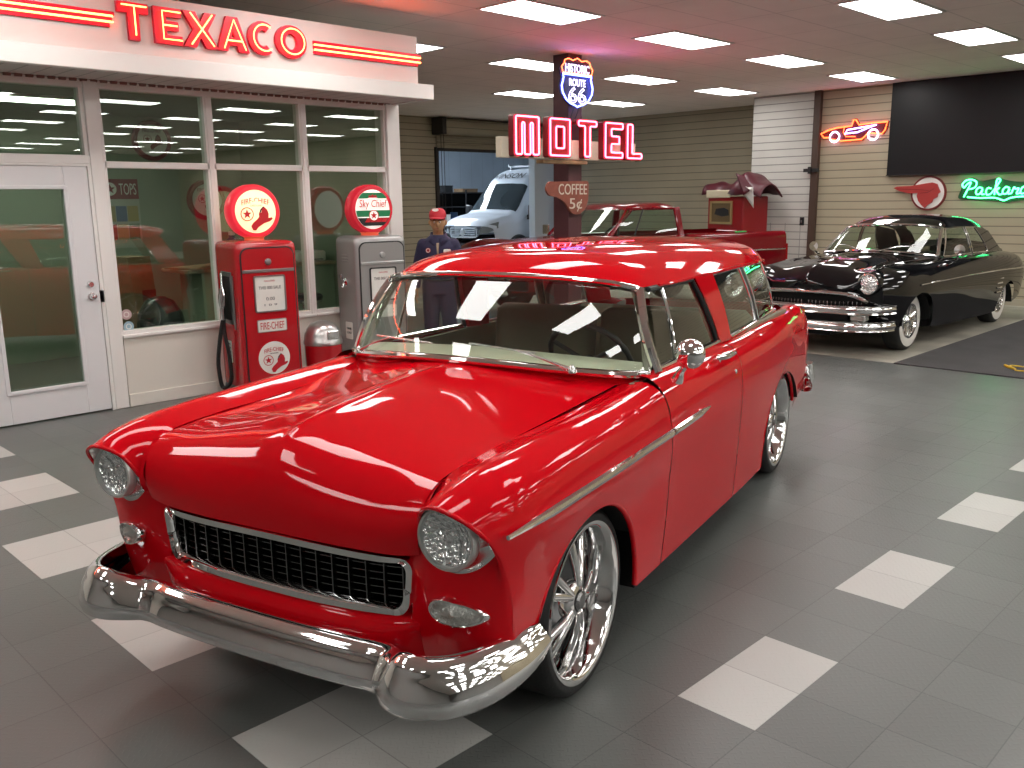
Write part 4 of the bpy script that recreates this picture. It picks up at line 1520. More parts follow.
def hat_badge_local(g, Mf, cx, cy, s, z, red):
    shape('hat_print', [[(p[0] * .60 * s + .32 * s, p[1] * .60 * s - .12 * s) for p in HAT]], .002, red, g, cx, cy, z, M=Mf)
    shape('hat_shading', [[(p[0] * .60 * s + .32 * s, p[1] * .60 * s - .12 * s) for p in HATK]], .002, BLUEBLK, g, cx, cy, z + .001, M=Mf)
    em = shape('star_emblem', [circ(-.42 * s, .10 * s, .34 * s), circ(-.42 * s, .10 * s, .30 * s)[::-1]], .002, red, g, cx, cy, z, M=Mf)
    shape('star', [star(-.42 * s, .10 * s, .25 * s)], .002, red, g, cx, cy, z, M=Mf)


def make_pump(kind, loc, rz, label):
    t = thing('fuel_pump', label, 'fuel pump', loc, rz)
    body = REDP if kind == 'red' else mat('silver_pump_paint', (.36, .355, .35), .32, .55)
    trim = mat('pump_trim_%s' % kind, (.30, .30, .30) if kind == 'red' else (.44, .44, .44), .3, .85)
    W, D, H = .29, (.262 if kind == 'red' else .215), 1.40
    mb = MB()
    def sec(z, k=1.0, r=.05):
        return [(x, y, z) for x, y in rrect(-W * k, W * k, -D * k, D * k, r, 5)]
    mb.loft([sec(0, 1.0), sec(.06, 1.0), sec(H - .07), sec(H - .035, .985), sec(H - .012, .93), sec(H, .80)], True, True)
    mb.build('cabinet', body, t, angle=40)
    MB().loft([sec(0, 1.03), sec(.07, 1.03), sec(.085, 1.0)], True).build('plinth', BLACK, t)
    # front door panel with its dark gasket
    fy = -D - .004
    Mf = Matrix(((1, 0, 0, 0), (0, 0, -1, fy), (0, 1, 0, 0), (0, 0, 0, 1)))
    shape('door_gasket', [rrect(-.255, .255, .10, 1.345, .075, 6), rrect(-.243, .243, .112, 1.333, .068, 6)[::-1]], .006, BLACK, t, z=-.002, M=Mf)
    shape('front_door', [rrect(-.243, .243, .112, 1.333, .068, 6)], .008, body, t, z=0, M=Mf)
    box('molding', -.243, .243, fy - .016, fy - .006, 1.122, 1.150, trim, t, .003)
    lk = MB().lathe([(.030, .010), (.030, -.006), (.024, -.014), (.010, -.016), (0, -.016)], 'y', (0, fy - .008, 1.215), 22)
    lk.build('door_lock', trim, t)
    shape('dial_bezel', [rrect(-.150, .150, .765, 1.095, .02), rrect(-.138, .138, .777, 1.083, .014)[::-1]], .012, BLACK if kind != 'red' else trim, t, z=.006, M=Mf)
    shape('dial_face', [rrect(-.138, .138, .777, 1.083, .014)], .004, PAPER, t, z=.007, M=Mf)
    lettering('dial_lettering', 'THIS 000 SALE', .21, .028, BLUEBLK, t, 0, .985, .0115, .001, M=Mf)
    lettering('dial_lettering', 'GALLONS', .10, .014, INK_R, t, 0, 1.045, .0115, .001, M=Mf)
    for k, (s_, y_, w_, h_) in enumerate((('0.00', .885, .08, .030), ('1 0 9', .830, .12, .018))):
        lettering('dial_lettering', s_, w_, h_, BLUEBLK, t, 0, y_, .0115, .001, M=Mf)
    if kind == 'red':
        shape('name_plate', [rrect(-.140, .140, .585, .700, .012)], .006, trim, t, z=.007, M=Mf)
        shape('plate_face', [rrect(-.134, .134, .591, .694, .010)], .003, PAPER, t, z=.012, M=Mf)
        lettering('lettering', 'FIRE-CHIEF', .225, .066, INK_R, t, 0, .642, .0152, .002, M=Mf)
        ds = shape('round_decal', [circ(.0, .345, .150)], .003, PAPER, t, z=.0075, M=Mf)
        lettering('lettering', 'FIRE-CHIEF', .185, .036, INK_R, t, 0, .425, .0112, .002, arch=.016, M=Mf)
        lettering('lettering', 'GASOLINE', .08, .011, BLUEBLK, t, 0, .387, .0112, .002, M=Mf)
        hat_badge_local(t, Mf, 0, .312, .14, .0112, INK_R)
        # nozzle, boot and hose on the left flank
        sx = -W
        nb = MB().box(sx - .012, sx, -.14, .10, .66, 1.13, 0, .004)
        nb.build('nozzle_recess', trim, t, smooth=False)
        box('recess_back', sx - .016, sx - .010, -.11, .07, .70, 1.09, BLACK, t)
        nz = MB()
        nz.tube([(sx - .05, -.02, 1.12), (sx - .055, -.03, 1.04), (sx - .06, -.04, .97)], [.012, .013, .016], 12)
        nz.tube([(sx - .06, -.04, .985), (sx - .062, -.035, .92), (sx - .062, -.02, .86), (sx - .062, -.02, .80)], [.022, .034, .030, .020], 14)
        nz.tube([(sx - .06, -.06, .99), (sx - .066, -.10, .93), (sx - .066, -.085, .84), (sx - .062, -.03, .81)], [.008, .008, .008, .008], 8)
        nz.tube([(sx - .062, -.02, .80), (sx - .062, -.02, .70)], [.024, .020], 12)
        nz.tube([(sx - .01, .0, .95), (sx - .06, -.02, .93)], .016, 10)
        nz.build('nozzle', CHROME_R, t)
        hp = spline([(sx - .062, -.02, .72), (sx - .075, -.03, .55), (sx - .10, -.02, .25), (sx - .07, .0, .06), (sx - .045, .03, .03), (sx - .03, .06, .18), (sx - .03, .08, .42), (sx - .03, .10, .62)], 50)
        hp2 = spline([(sx - .062, -.02, .72), (sx - .085, .0, .52), (sx - .10, .02, .22), (sx - .05, .03, .04), (sx - .02, -.02, .14), (sx - .015, -.10, .02)], 50)
        hs_ = MB()
        hs_.tube([tuple(p) for p in spline([(sx - .062, -.02, .71), (sx - .092, .03, .50), (sx - .105, .07, .22), (sx - .075, .06, .06), (sx - .045, .0, .10), (sx - .035, -.03, .34), (sx - .055, .00, .62), (sx - .03, .05, .74)], 60)], .018, 10)
        hs_.build('hose', RUBBER, t)
        for k in range(1):
            ag = MB().tube([(sx - .008, -.165, .62), (sx - .008, -.165, 1.10)], .010, 8)
            ag.build('grab_rail', trim, t)
        shape('instruction_plate', [rrect(-.045, .045, -.10, .10, .006)], .003, PAPER, t, M=Matrix(((0, 0, -1, sx - .001), (-1, 0, 0, .03), (0, 1, 0, .40), (0, 0, 0, 1))))
        for k in range(5):
            lettering('lettering', ('TO STOP', 'MOTOR', 'PULL', 'LEVER', 'DOWN')[k], .06, .016, BLUEBLK, t, M=Matrix(((0, 0, -1, sx - .0045), (-1, 0, 0, .03), (0, 1, 0, .47 - .035 * k), (0, 0, 0, 1))), depth=.001)
    else:
        shape('lower_dial', [rrect(-.138, .138, .60, .72, .012)], .004, PAPER, t, z=.007, M=Mf)
        sx = -W
        for k in range(3):
            box('vent_louver', sx - .008, sx, -.06, .06, 1.155 + k * .028, 1.167 + k * .028, trim, t, .002)
        hk = MB().lathe([(.040, 0), (.040, -.012), (.022, -.026), (.0, -.03)], 'x', (sx, .0, .95), 20)
        hk.tube([(sx - .02, 0, .95), (sx - .05, .0, 1.0), (sx - .055, -.01, 1.03)], .011, 8)
        hk.tube([(sx - .02, 0, .95), (sx - .045, .0, .90)], .012, 8)
        hk.build('hose_hook', CHROME_R, t)
        shape('instruction_plate', [rrect(-.070, .070, -.085, .085, .012)], .003, PAPER, t, M=Matrix(((0, 0, -1, sx - .001), (-1, 0, 0, -.02), (0, 1, 0, .47), (0, 0, 0, 1))))
        for k, s_ in enumerate(('CONTAINS', 'LEAD')):
            lettering('lettering', s_, .09, .022, BLUEBLK, t, M=Matrix(((0, 0, -1, sx - .0045), (-1, 0, 0, -.02), (0, 1, 0, .49 - .04 * k), (0, 0, 0, 1))), depth=.001)
    globe(t, 1.655, kind)
    return t


PZ = PI / 2 - .12
make_pump('red', (-4.945, 2.965, 0), PZ, 'red fuel pump with black hose and lit cream-faced red globe, before the office window')
make_pump('silver', (-4.85, 4.19, 0), PZ, 'silver grey fuel pump with a white, green and red globe beside the corner post')

# trash can with dome lid
tc_ = thing('trash_can', 'red trash can with a dented silver dome lid standing between the two fuel pumps', 'trash can', (-4.72, 3.49, 0))
MB().lathe([(0, .0), (.165, .0), (.17, .02), (.178, .40), (.178, .43)], 'z', (0, 0, 0), 36).build('bin_body', REDP, tc_)
MB().lathe([(.178, .40), (.184, .405), (.184, .435), (.178, .445), (.172, .50), (.150, .555), (.105, .60), (.05, .62), (0, .625)], 'z', (0, 0, 0), 36).build('dome_lid', mat('galvanised_dome', (.55, .55, .54), .28, .9, bump=.35, bscale=14), tc_)
MB().box(.165, .186, -.06, .06, .46, .54, 0, .004).build('push_flap', CHROME_R, tc_, smooth=False)

# ------------------------------------------------------------------ the post with the motel, highway and coffee signs
POST = mat('maroon_steel_post', (.085, .028, .034), .45)
po = MB()
px0, py0 = -5.45, 7.86
po.box(px0 - .13, px0 + .13, py0 - .13, py0 + .13, 0, HC)
struct('trim_8', po, POST)
ms = thing('motel_sign', 'cream motel sign board with five red neon letters mounted on the post', 'sign', M=facing_px(-5.20, .0, 0))
CREAMB = mat('sign_board_cream', (.62, .57, .45), .5)
box('board', 6.40, 8.99, 2.225, 2.465, -.10, 0, CREAMB, ms, .004)
NEON_P = mat('neon_pink_tube', (.9, .4, .4), .3, emit=(1.0, .06, .12), strength=14)
for y in (7.05, 7.60, 8.15, 8.64):
    box('tie_rod', y - .06, y + .06, 2.65, 2.672, -.06, -.045, CREAMB, ms)


def fit(l, y0, y1, z0, z1):
    return [(y0 + p[0] * (y1 - y0), z0 + p[1] * (z1 - z0)) for p in l]


def rounded(poly, r, n=3):
    out = []
    k = len(poly)
    for i in range(k):
        a, b, c = (np.array(poly[j % k], float) for j in (i - 1, i, i + 1))
        d1, d2 = (a - b), (c - b)
        l1, l2 = np.linalg.norm(d1), np.linalg.norm(d2)
        q = min(r, l1 / 2.2, l2 / 2.2)
        p1, p2 = b + d1 / l1 * q, b + d2 / l2 * q
        for t in np.linspace(0, 1, n + 1):
            out.append(tuple((1 - t) ** 2 * p1 + 2 * t * (1 - t) * b + t * t * p2))
    return out


ML = {'M': [[(0, 0), (0, 1), (1, 1), (1, 0), (.74, 0), (.74, .84), (.63, .84), (.63, 0), (.37, 0), (.37, .84), (.26, .84), (.26, 0)]],
      'O': [[(0, 0), (0, 1), (1, 1), (1, 0)], [(.32, .14), (.68, .14), (.68, .86), (.32, .86)]],
      'T': [[(0, .86), (0, 1), (1, 1), (1, .86), (.64, .86), (.64, 0), (.36, 0), (.36, .86)]],
      'E': [[(0, 0), (0, 1), (1, 1), (1, .84), (.34, .84), (.34, .62), (.80, .62), (.80, .40), (.34, .40), (.34, .15), (1, .15), (1, 0)]],
      'L': [[(0, 0), (0, 1), (.34, 1), (.34, .14), (1, .14), (1, 0)]]}
for ch, y0, y1 in (('M', 6.53, 6.96), ('O', 7.13, 7.53), ('T', 7.66, 8.05), ('E', 8.20, 8.60), ('L', 8.67, 9.02)):
    loops = [rounded(fit(l, y0 - .012, y1 + .012, 2.238, 2.722), .03) for l in ML[ch]]
    if len(loops) > 1:
        loops[1] = [(y0 + .14 + (p[0] - y0) * .30, p[1]) for p in loops[1]]
        loops[1] = rounded([(y0 + .15, 2.33), (y1 - .15, 2.33), (y1 - .15, 2.63), (y0 + .15, 2.63)], .03)[::-1]
    lt = shape('letter', loops, .085, mat('motel_letter_red', (.17, .006, .012), .35), ms, z=.0)
    st = []
    for q, l in enumerate(ML[ch]):
        f_ = fit(l, y0 + .018, y1 - .018, 2.262, 2.70)
        if q == 1:
            f_ = [(y0 + .125, 2.35), (y1 - .125, 2.35), (y1 - .125, 2.61), (y0 + .125, 2.61)]
        f_ = rounded(f_, .022)
        st.append(f_ + [f_[0]])
    neon('neon_tube', st, .0105, NEON_P, lt, z=.055)
pk_ = thing('wooden_plank', 'short bare wooden plank fixed to the post under the motel board', 'plank', M=facing_px(-5.22, 0, 0))
box('plank', 7.12, 7.97, 2.17, 2.215, -.10, .02, WOOD, pk_, .003)

sh_ = thing('highway_shield_sign', 'blue neon highway shield with an orange crown at the top of the post', 'sign', M=facing_px(-5.24, 7.79, 0))
NEON_B = mat('neon_blue_tube', (.3, .3, .9), .3, emit=(.10, .14, 1.0), strength=14)
NEON_O = mat('neon_orange_tube', (.9, .4, .2), .3, emit=(1.0, .11, .03), strength=8)
NEON_W = mat('neon_white_tube', (.9, .9, .95), .3, emit=(.70, .66, 1.0), strength=2.4)
def shield(w, z0, z1):
    h = z1 - z0
    half = [(0, z0), (.04, z0 + .04 * h), (.22 * w, z0 + .10 * h), (.36 * w, z0 + .22 * h), (.47 * w, z0 + .42 * h), (.50 * w, z0 + .62 * h), (.46 * w, z0 + .80 * h), (.44 * w, z0 + .90 * h), (.46 * w, z1)]
    return half + [(-x, z) for x, z in half[:0:-1]]
def crown(w, z0, z1):
    h = z1 - z0
    half = [(.46 * w, z0), (.50 * w, z0 + .35 * h), (.42 * w, z0 + .58 * h), (.40 * w, z0 + .80 * h), (.28 * w, z0 + .92 * h), (.14 * w, z0 + .82 * h), (0, z1)]
    return half + [(-x, z) for x, z in half[-2::-1]]
PANELK = mat('dark_blue_backing', (.02, .022, .06), .4)
shape('backing', [[(x * 1.04, 2.86 + (z - 2.86) * 1.01) for x, z in shield(.60, 2.88, 3.27)]], .02, PANELK, sh_, z=-.03)
shape('backing', [crown(.62, 3.25, 3.47)], .02, PANELK, sh_, z=-.03)
s_ = shield(.60, 2.88, 3.265)
neon('shield_tube', [s_ + [s_[0]]], .011, NEON_B, sh_, z=.02)
s_ = crown(.60, 3.285, 3.47)
neon('crown_tube', [s_ + [s_[0]]], .007, NEON_O, sh_, z=.02)
lettering('neon_lettering', 'HISTORIC', .46, .095, NEON_W, sh_, 0, 3.345, .02, tube=.0034)
lettering('neon_lettering', 'ROUTE', .31, .085, NEON_W, sh_, 0, 3.175, .02, tube=.0034)
lettering('neon_lettering', '66', .33, .19, NEON_W, sh_, 0, 3.02, .02, tube=.0055)
cb_ = MB().tube([(-.03, 2.88, -.01), (-.06, 2.80, -.02), (-.10, 2.70, -.03)], .006, 6).tube([(.06, 2.88, -.01), (.05, 2.80, -.03), (.03, 2.74, -.05)], .006, 6)
cb_.build('power_cord', BLACK, sh_)
cf = thing('coffee_sign', 'rust brown wooden cup-shaped sign with pale lettering hung below the motel board', 'sign', M=facing_px(-5.30, 7.66, 0))
RUST = mat('rust_painted_board', (.235, .068, .042), .6, noise=.15, nscale=14)
shape('board', [rounded([(-.42, 1.86), (-.36, 1.955), (-.24, 1.95), (.42, 1.965), (.41, 1.72), (.36, 1.60), (.22, 1.525), (.08, 1.545), (-.06, 1.70), (-.20, 1.755), (-.36, 1.775)], .05)], .03, RUST, cf, z=0)
INKC = mat('chalk_lettering', (.62, .56, .46), .6)
lettering('lettering', 'COFFEE', .56, .135, INKC, cf, .10, 1.855, .031, .004)
lettering('lettering', '5¢', .25, .17, INKC, cf, .155, 1.655, .031, .004)
NEONSPOT = None

# ------------------------------------------------------------------ signs on the back wall
YB = 14.25
scn = thing('black_screen', 'big plain black panel hung high on the tan wall above the black car', 'screen', M=facing_my(-3.91, YB, 0))
box('panel', .06, 4.6, 2.06, 3.535, .02, .10, mat('screen_black', (.008, .009, .010), .42, spec=.25), scn)
box('edge_rail', .05, 4.61, 2.045, 2.06, .0, .105, BLACK, scn)
cs_ = thing('neon_car_sign', 'red neon outline of an open sports car glowing on the tan wall', 'sign', M=facing_my(-4.50, YB, 0))
car_o = [(-.58, 2.80), (-.52, 2.73), (-.42, 2.73), (-.40, 2.70), (-.20, 2.66), (.16, 2.67), (.22, 2.72), (.26, 2.77), (.50, 2.74), (.55, 2.80), (.585, 2.93), (.30, 2.925), (.10, 2.91), (.04, 3.0), (.0, 3.0), (-.03, 2.90), (-.12, 2.895), (-.30, 2.885), (-.46, 2.85)]
shape('backing', [[(p[0] * 1.04, 2.80 + (p[1] - 2.80) * 1.12) for p in car_o]], .015, mat('sign_backing_red', (.10, .006, .01), .4), cs_, z=.0)
NEON_R = mat('neon_scarlet_tube', (.9, .2, .1), .3, emit=(1.0, .10, .02), strength=6)
NEON_V = mat('neon_violet_tube', (.6, .5, .9), .3, emit=(.42, .34, 1.0), strength=7)
neon('car_outline', [car_o + [car_o[0]]], .012, NEON_R, cs_, z=.05)
for x in (-.325, .355):
    neon('wheel_ring', [[(x + .085 * math.cos(t), 2.735 + .085 * math.sin(t)) for t in np.linspace(0, 2 * PI, 25)[:-1]] + [(x + .085, 2.735)]], .013, mat('neon_pale_tube', (.9, .9, .95), .3, emit=(.75, .62, 1.0), strength=7), cs_, z=.055)
cv = [(-.14, 2.78), (-.10, 2.84), (.10, 2.86), (.40, 2.89), (.20, 2.83), (.08, 2.79), (-.14, 2.78)]
neon('side_cove', [cv], .012, NEON_V, cs_, z=.055)
neon('door_line', [[(-.16, 2.88), (-.17, 2.80), (-.12, 2.73), (.05, 2.72)]], .008, NEON_R, cs_, z=.055)
MB().tube([(.3, 2.72, .02), (.42, 2.66, .02), (.62, 2.66, .02)], .006, 6).build('power_cord', BLACK, cs_)

hs = thing('chief_head_sign', 'round white sign with a red feathered head in profile under the black screen', 'sign', M=facing_my(-3.17, YB, -.035))
MB().lathe([(0, .03), (.255, .03), (.265, .045), (.275, .045), (.28, .03), (.28, 0)], 'z', (0, 1.785, 0), 56).build('disc', mat('sign_rim_red', (.20, .02, .02), .4), hs, angle=40)
shape('disc_face', [circ(0, 1.785, .25, 56)], .006, WHITE_E, hs, z=.032)
hd_ = [(-.56, 1.875), (-.50, 1.90), (-.28, 1.905), (-.08, 1.935), (.06, 1.955), (.14, 1.93), (.17, 1.86), (.20, 1.80), (.165, 1.77), (.16, 1.72), (.10, 1.69), (.08, 1.635), (.02, 1.60), (-.03, 1.545), (-.09, 1.60), (-.14, 1.66), (-.17, 1.74), (-.16, 1.79), (-.30, 1.785), (-.46, 1.825)]
shape('head_silhouette', [hd_], .03, mat('sign_head_red', (.40, .035, .03), .45), hs, z=.04)
shape('feather_line', [[(-.50, 1.868), (-.10, 1.845), (.02, 1.83), (.02, 1.822), (-.10, 1.835), (-.50, 1.856)]], .004, mat('sign_line', (.20, .012, .012), .5), hs, z=.071)
shape('feather_line', [[(-.12, 1.79), (.0, 1.80), (.10, 1.86), (.106, 1.853), (.005, 1.79), (-.12, 1.782)]], .004, mat('sign_line', ()), hs, z=.071)

pkd = thing('green_neon_script', 'green neon script sign on the tan wall at the edge of the picture', 'sign', M=facing_my(-2.68, YB, 1.70))
NEON_G = mat('neon_green_tube', (.3, .9, .5), .3, emit=(.06, 1.0, .30), strength=8)
STK = [
    [(.06, -.02), (.10, .06), (.15, .20), (.10, .17), (.05, .12), (.02, .16), (.07, .22), (.18, .235), (.25, .20), (.24, .13), (.17, .10), (.12, .10)],
    [(.36, .10), (.31, .12), (.26, .08), (.27, .02), (.31, .02), (.36, .09), (.35, .02), (.40, .02)],
    [(.50, .10), (.45, .11), (.42, .06), (.44, .01), (.49, .02), (.53, .06)],
    [(.53, .06), (.60, .16), (.63, .23), (.60, .24), (.57, .14), (.56, .01), (.57, .08), (.63, .11), (.59, .07), (.65, .01), (.69, .03)],
    [(.79, .10), (.74, .12), (.69, .08), (.70, .02), (.74, .02), (.79, .09), (.78, .02), (.83, .03)],
    [(.83, .03), (.87, .11), (.88, .09), (.93, .10), (.91, .02), (.96, .03)],
    [(1.06, .09), (1.01, .12), (.97, .08), (.98, .02), (1.03, .03), (1.09, .14), (1.12, .25), (1.08, .12), (1.07, .02), (1.12, .03)],
    [(.12, -.02), (.30, -.035), (.62, -.045), (.72, -.075), (.80, -.045), (1.05, -.02)],
]
STK = [[(x * .90 + .02, y * 1.05) for x, y in st] for st in STK]
neon('script_tube', STK, .011, NEON_G, pkd, z=.06, smooth=5)
bk_ = rounded([(-.04, -.05), (.02, .12), (.0, .22), (.16, .29), (.30, .22), (.55, .27), (.70, .22), (1.0, .18), (1.16, .30), (1.18, .0), (1.02, -.07), (.80, -.09), (.70, -.12), (.58, -.09)], .06)
shape('backing', [bk_], .02, mat('sign_backing_green', (.005, .06, .025), .5), pkd, z=.0)
# ------------------------------------------------------------------ black two-door hardtop
BLKP = mat('black_car_paint', (.004, .004, .005), .03, 0, .55)
blk = thing('hardtop_car', 'glossy black 1950s hardtop car with whitewall tires and a split chrome grille', 'car', (-2.16, 9.0, 0), 0)
BFA, BRA = (0, .26, .40), (3.02, .20, .37)
bs = [
    [(.60, -.74, .870), (.72, -.72, .850), (.785, -.70, .740), (.79, -.68, .560), (.77, -.66, .400)],
    [(.655, -.42, .940), (.815, -.42, .885), (.895, -.42, .740), (.900, -.42, .520), (.875, -.42, .310)],
    [(.680, 0, .962), (.855, 0, .900), (.940, 0, .740), (.938, 0, .500), (.900, 0, .250)],
    [(.715, .80, .985), (.880, .80, .922), (.958, .80, .750), (.950, .80, .480), (.910, .80, .220)],
    [(.735, 1.8, .980), (.885, 1.8, .918), (.962, 1.8, .745), (.950, 1.8, .460), (.910, 1.8, .200)],
    [(.750, 2.6, .975), (.895, 2.6, .912), (.968, 2.6, .740), (.952, 2.6, .450), (.910, 2.6, .195)],
    [(.735, 3.3, .955), (.875, 3.3, .890), (.950, 3.3, .720), (.938, 3.3, .460), (.900, 3.3, .250)],
    [(.670, 3.9, .895), (.805, 3.9, .840), (.880, 3.9, .690), (.872, 3.9, .490), (.845, 3.9, .340)],
    [(.530, 4.28, .800), (.665, 4.28, .765), (.745, 4.27, .650), (.745, 4.26, .500), (.720, 4.24, .400)],
]
BS = np.array(bs, float)
for s in (1, -1):
    G = side_grid(BS, vcols(BS[0, :, 1].mean(), BS[-1, :, 1].mean(), 70, [BFA, BRA]), 26, [BFA, BRA]).copy()
    G[..., 0] *= s
    MB().grid(G, 0, s < 0).build('body_side', BLKP, blk, angle=60)
bh = [
    [(0, -.86, .700), (.25, -.85, .700), (.45, -.81, .705), (.60, -.74, .760)],
    [(0, -.87, .800), (.25, -.84, .790), (.45, -.79, .790), (.60, -.735, .868)],
    [(0, -.74, .925), (.25, -.70, .900), (.45, -.66, .880), (.625, -.60, .915)],
    [(0, -.35, 1.000), (.25, -.33, .978), (.45, -.33, .930), (.66, -.38, .944)],
    [(0, .20, 1.035), (.25, .20, 1.018), (.48, .20, .965), (.692, .20, .972)],
    [(0, .72, 1.050), (.25, .74, 1.040), (.50, .80, 1.010), (.718, .86, .987)],
]
BH = np.array([mirrored(r) for r in bh])
G = patch(BH, 50, 61)
G[..., 2] += .012 * np.exp(-np.abs(G[..., 0]) / .02) * (G[..., 1] < .2) * np.clip((.2 - G[..., 1]) / .3, 0, 1)
MB().grid(G, 0, True).build('hood', BLKP, blk, angle=60)
br = [
    [(0, 1.255, 1.370), (.3, 1.285, 1.365), (.48, 1.335, 1.350), (.602, 1.41, 1.320)],
    [(0, 1.50, 1.445), (.3, 1.51, 1.436), (.50, 1.54, 1.400), (.632, 1.58, 1.322)],
    [(0, 2.10, 1.470), (.3, 2.10, 1.462), (.52, 2.10, 1.420), (.645, 2.10, 1.322)],
    [(0, 2.60, 1.452), (.3, 2.60, 1.444), (.52, 2.60, 1.398), (.645, 2.60, 1.300)],
    [(0, 3.00, 1.382), (.3, 3.00, 1.372), (.50, 3.00, 1.326), (.620, 3.00, 1.235)],
    [(0, 3.35, 1.215), (.3, 3.35, 1.205), (.50, 3.33, 1.160), (.640, 3.28, 1.060)],
    [(0, 3.58, 1.030), (.3, 3.57, 1.025), (.50, 3.52, 1.000), (.690, 3.40, .950)],
    [(0, 4.00, .950), (.3, 3.99, .945), (.50, 3.95, .915), (.650, 3.92, .885)],
    [(0, 4.34, .800), (.3, 4.33, .795), (.45, 4.31, .785), (.540, 4.28, .790)],
    [(0, 4.36, .420), (.3, 4.35, .420), (.50, 4.30, .420), (.700, 4.24, .420)],
]
G = relax(patch(np.array([mirrored(r) for r in br]), 110, 71), 10)
md_ = MB().grid(G, 0, True)
cen = [np.mean([md_.v[i] for i in f_], axis=0) for f_ in md_.f]
keep = [not (2.98 < c[1] < 3.50 and abs(c[0]) < .50 and c[2] > 1.04) for c in cen]
rg_ = MB()
rg_.v = list(md_.v)
rg_.f = [f_ for f_, k in zip(md_.f, keep) if not k]
rg_.m = [0] * len(rg_.f)
md_.f = [f_ for f_, k in zip(md_.f, keep) if k]
md_.m = [0] * len(md_.f)
md_.build('roof_and_deck', BLKP, blk, angle=60)
rear_glass_net = rg_
wb2 = spline(mirrored([(0, .76, 1.055), (.3, .80, 1.045), (.54, .90, 1.022), (.715, 1.02, 1.000)]), 41)
wt2 = spline(mirrored([(0, 1.25, 1.362), (.3, 1.28, 1.357), (.48, 1.33, 1.342), (.595, 1.41, 1.315)]), 41)
G = np.array([wb2 * (1 - t) + wt2 * t + np.array([0, -.02 * math.sin(PI * t), 0]) for t in np.linspace(0, 1, 8)])
BGL = glass('dark_car_glass', (.74, .84, .77), .9, 0, 1.5)
rear_glass_net.build('rear_window', BGL, blk, angle=80)
ws2 = MB().grid(G, 0, False).build('windshield', BGL, blk, angle=80)
t2 = MB().tube([tuple(p) for p in G[-1]], .016, 8).tube([tuple(p) for p in G[0]], .018, 8).tube([tuple(p) for p in G[:, 0]], .022, 8).tube([tuple(p) for p in G[:, -1]], .022, 8)
t2.build('windshield_trim', CHROME, blk)
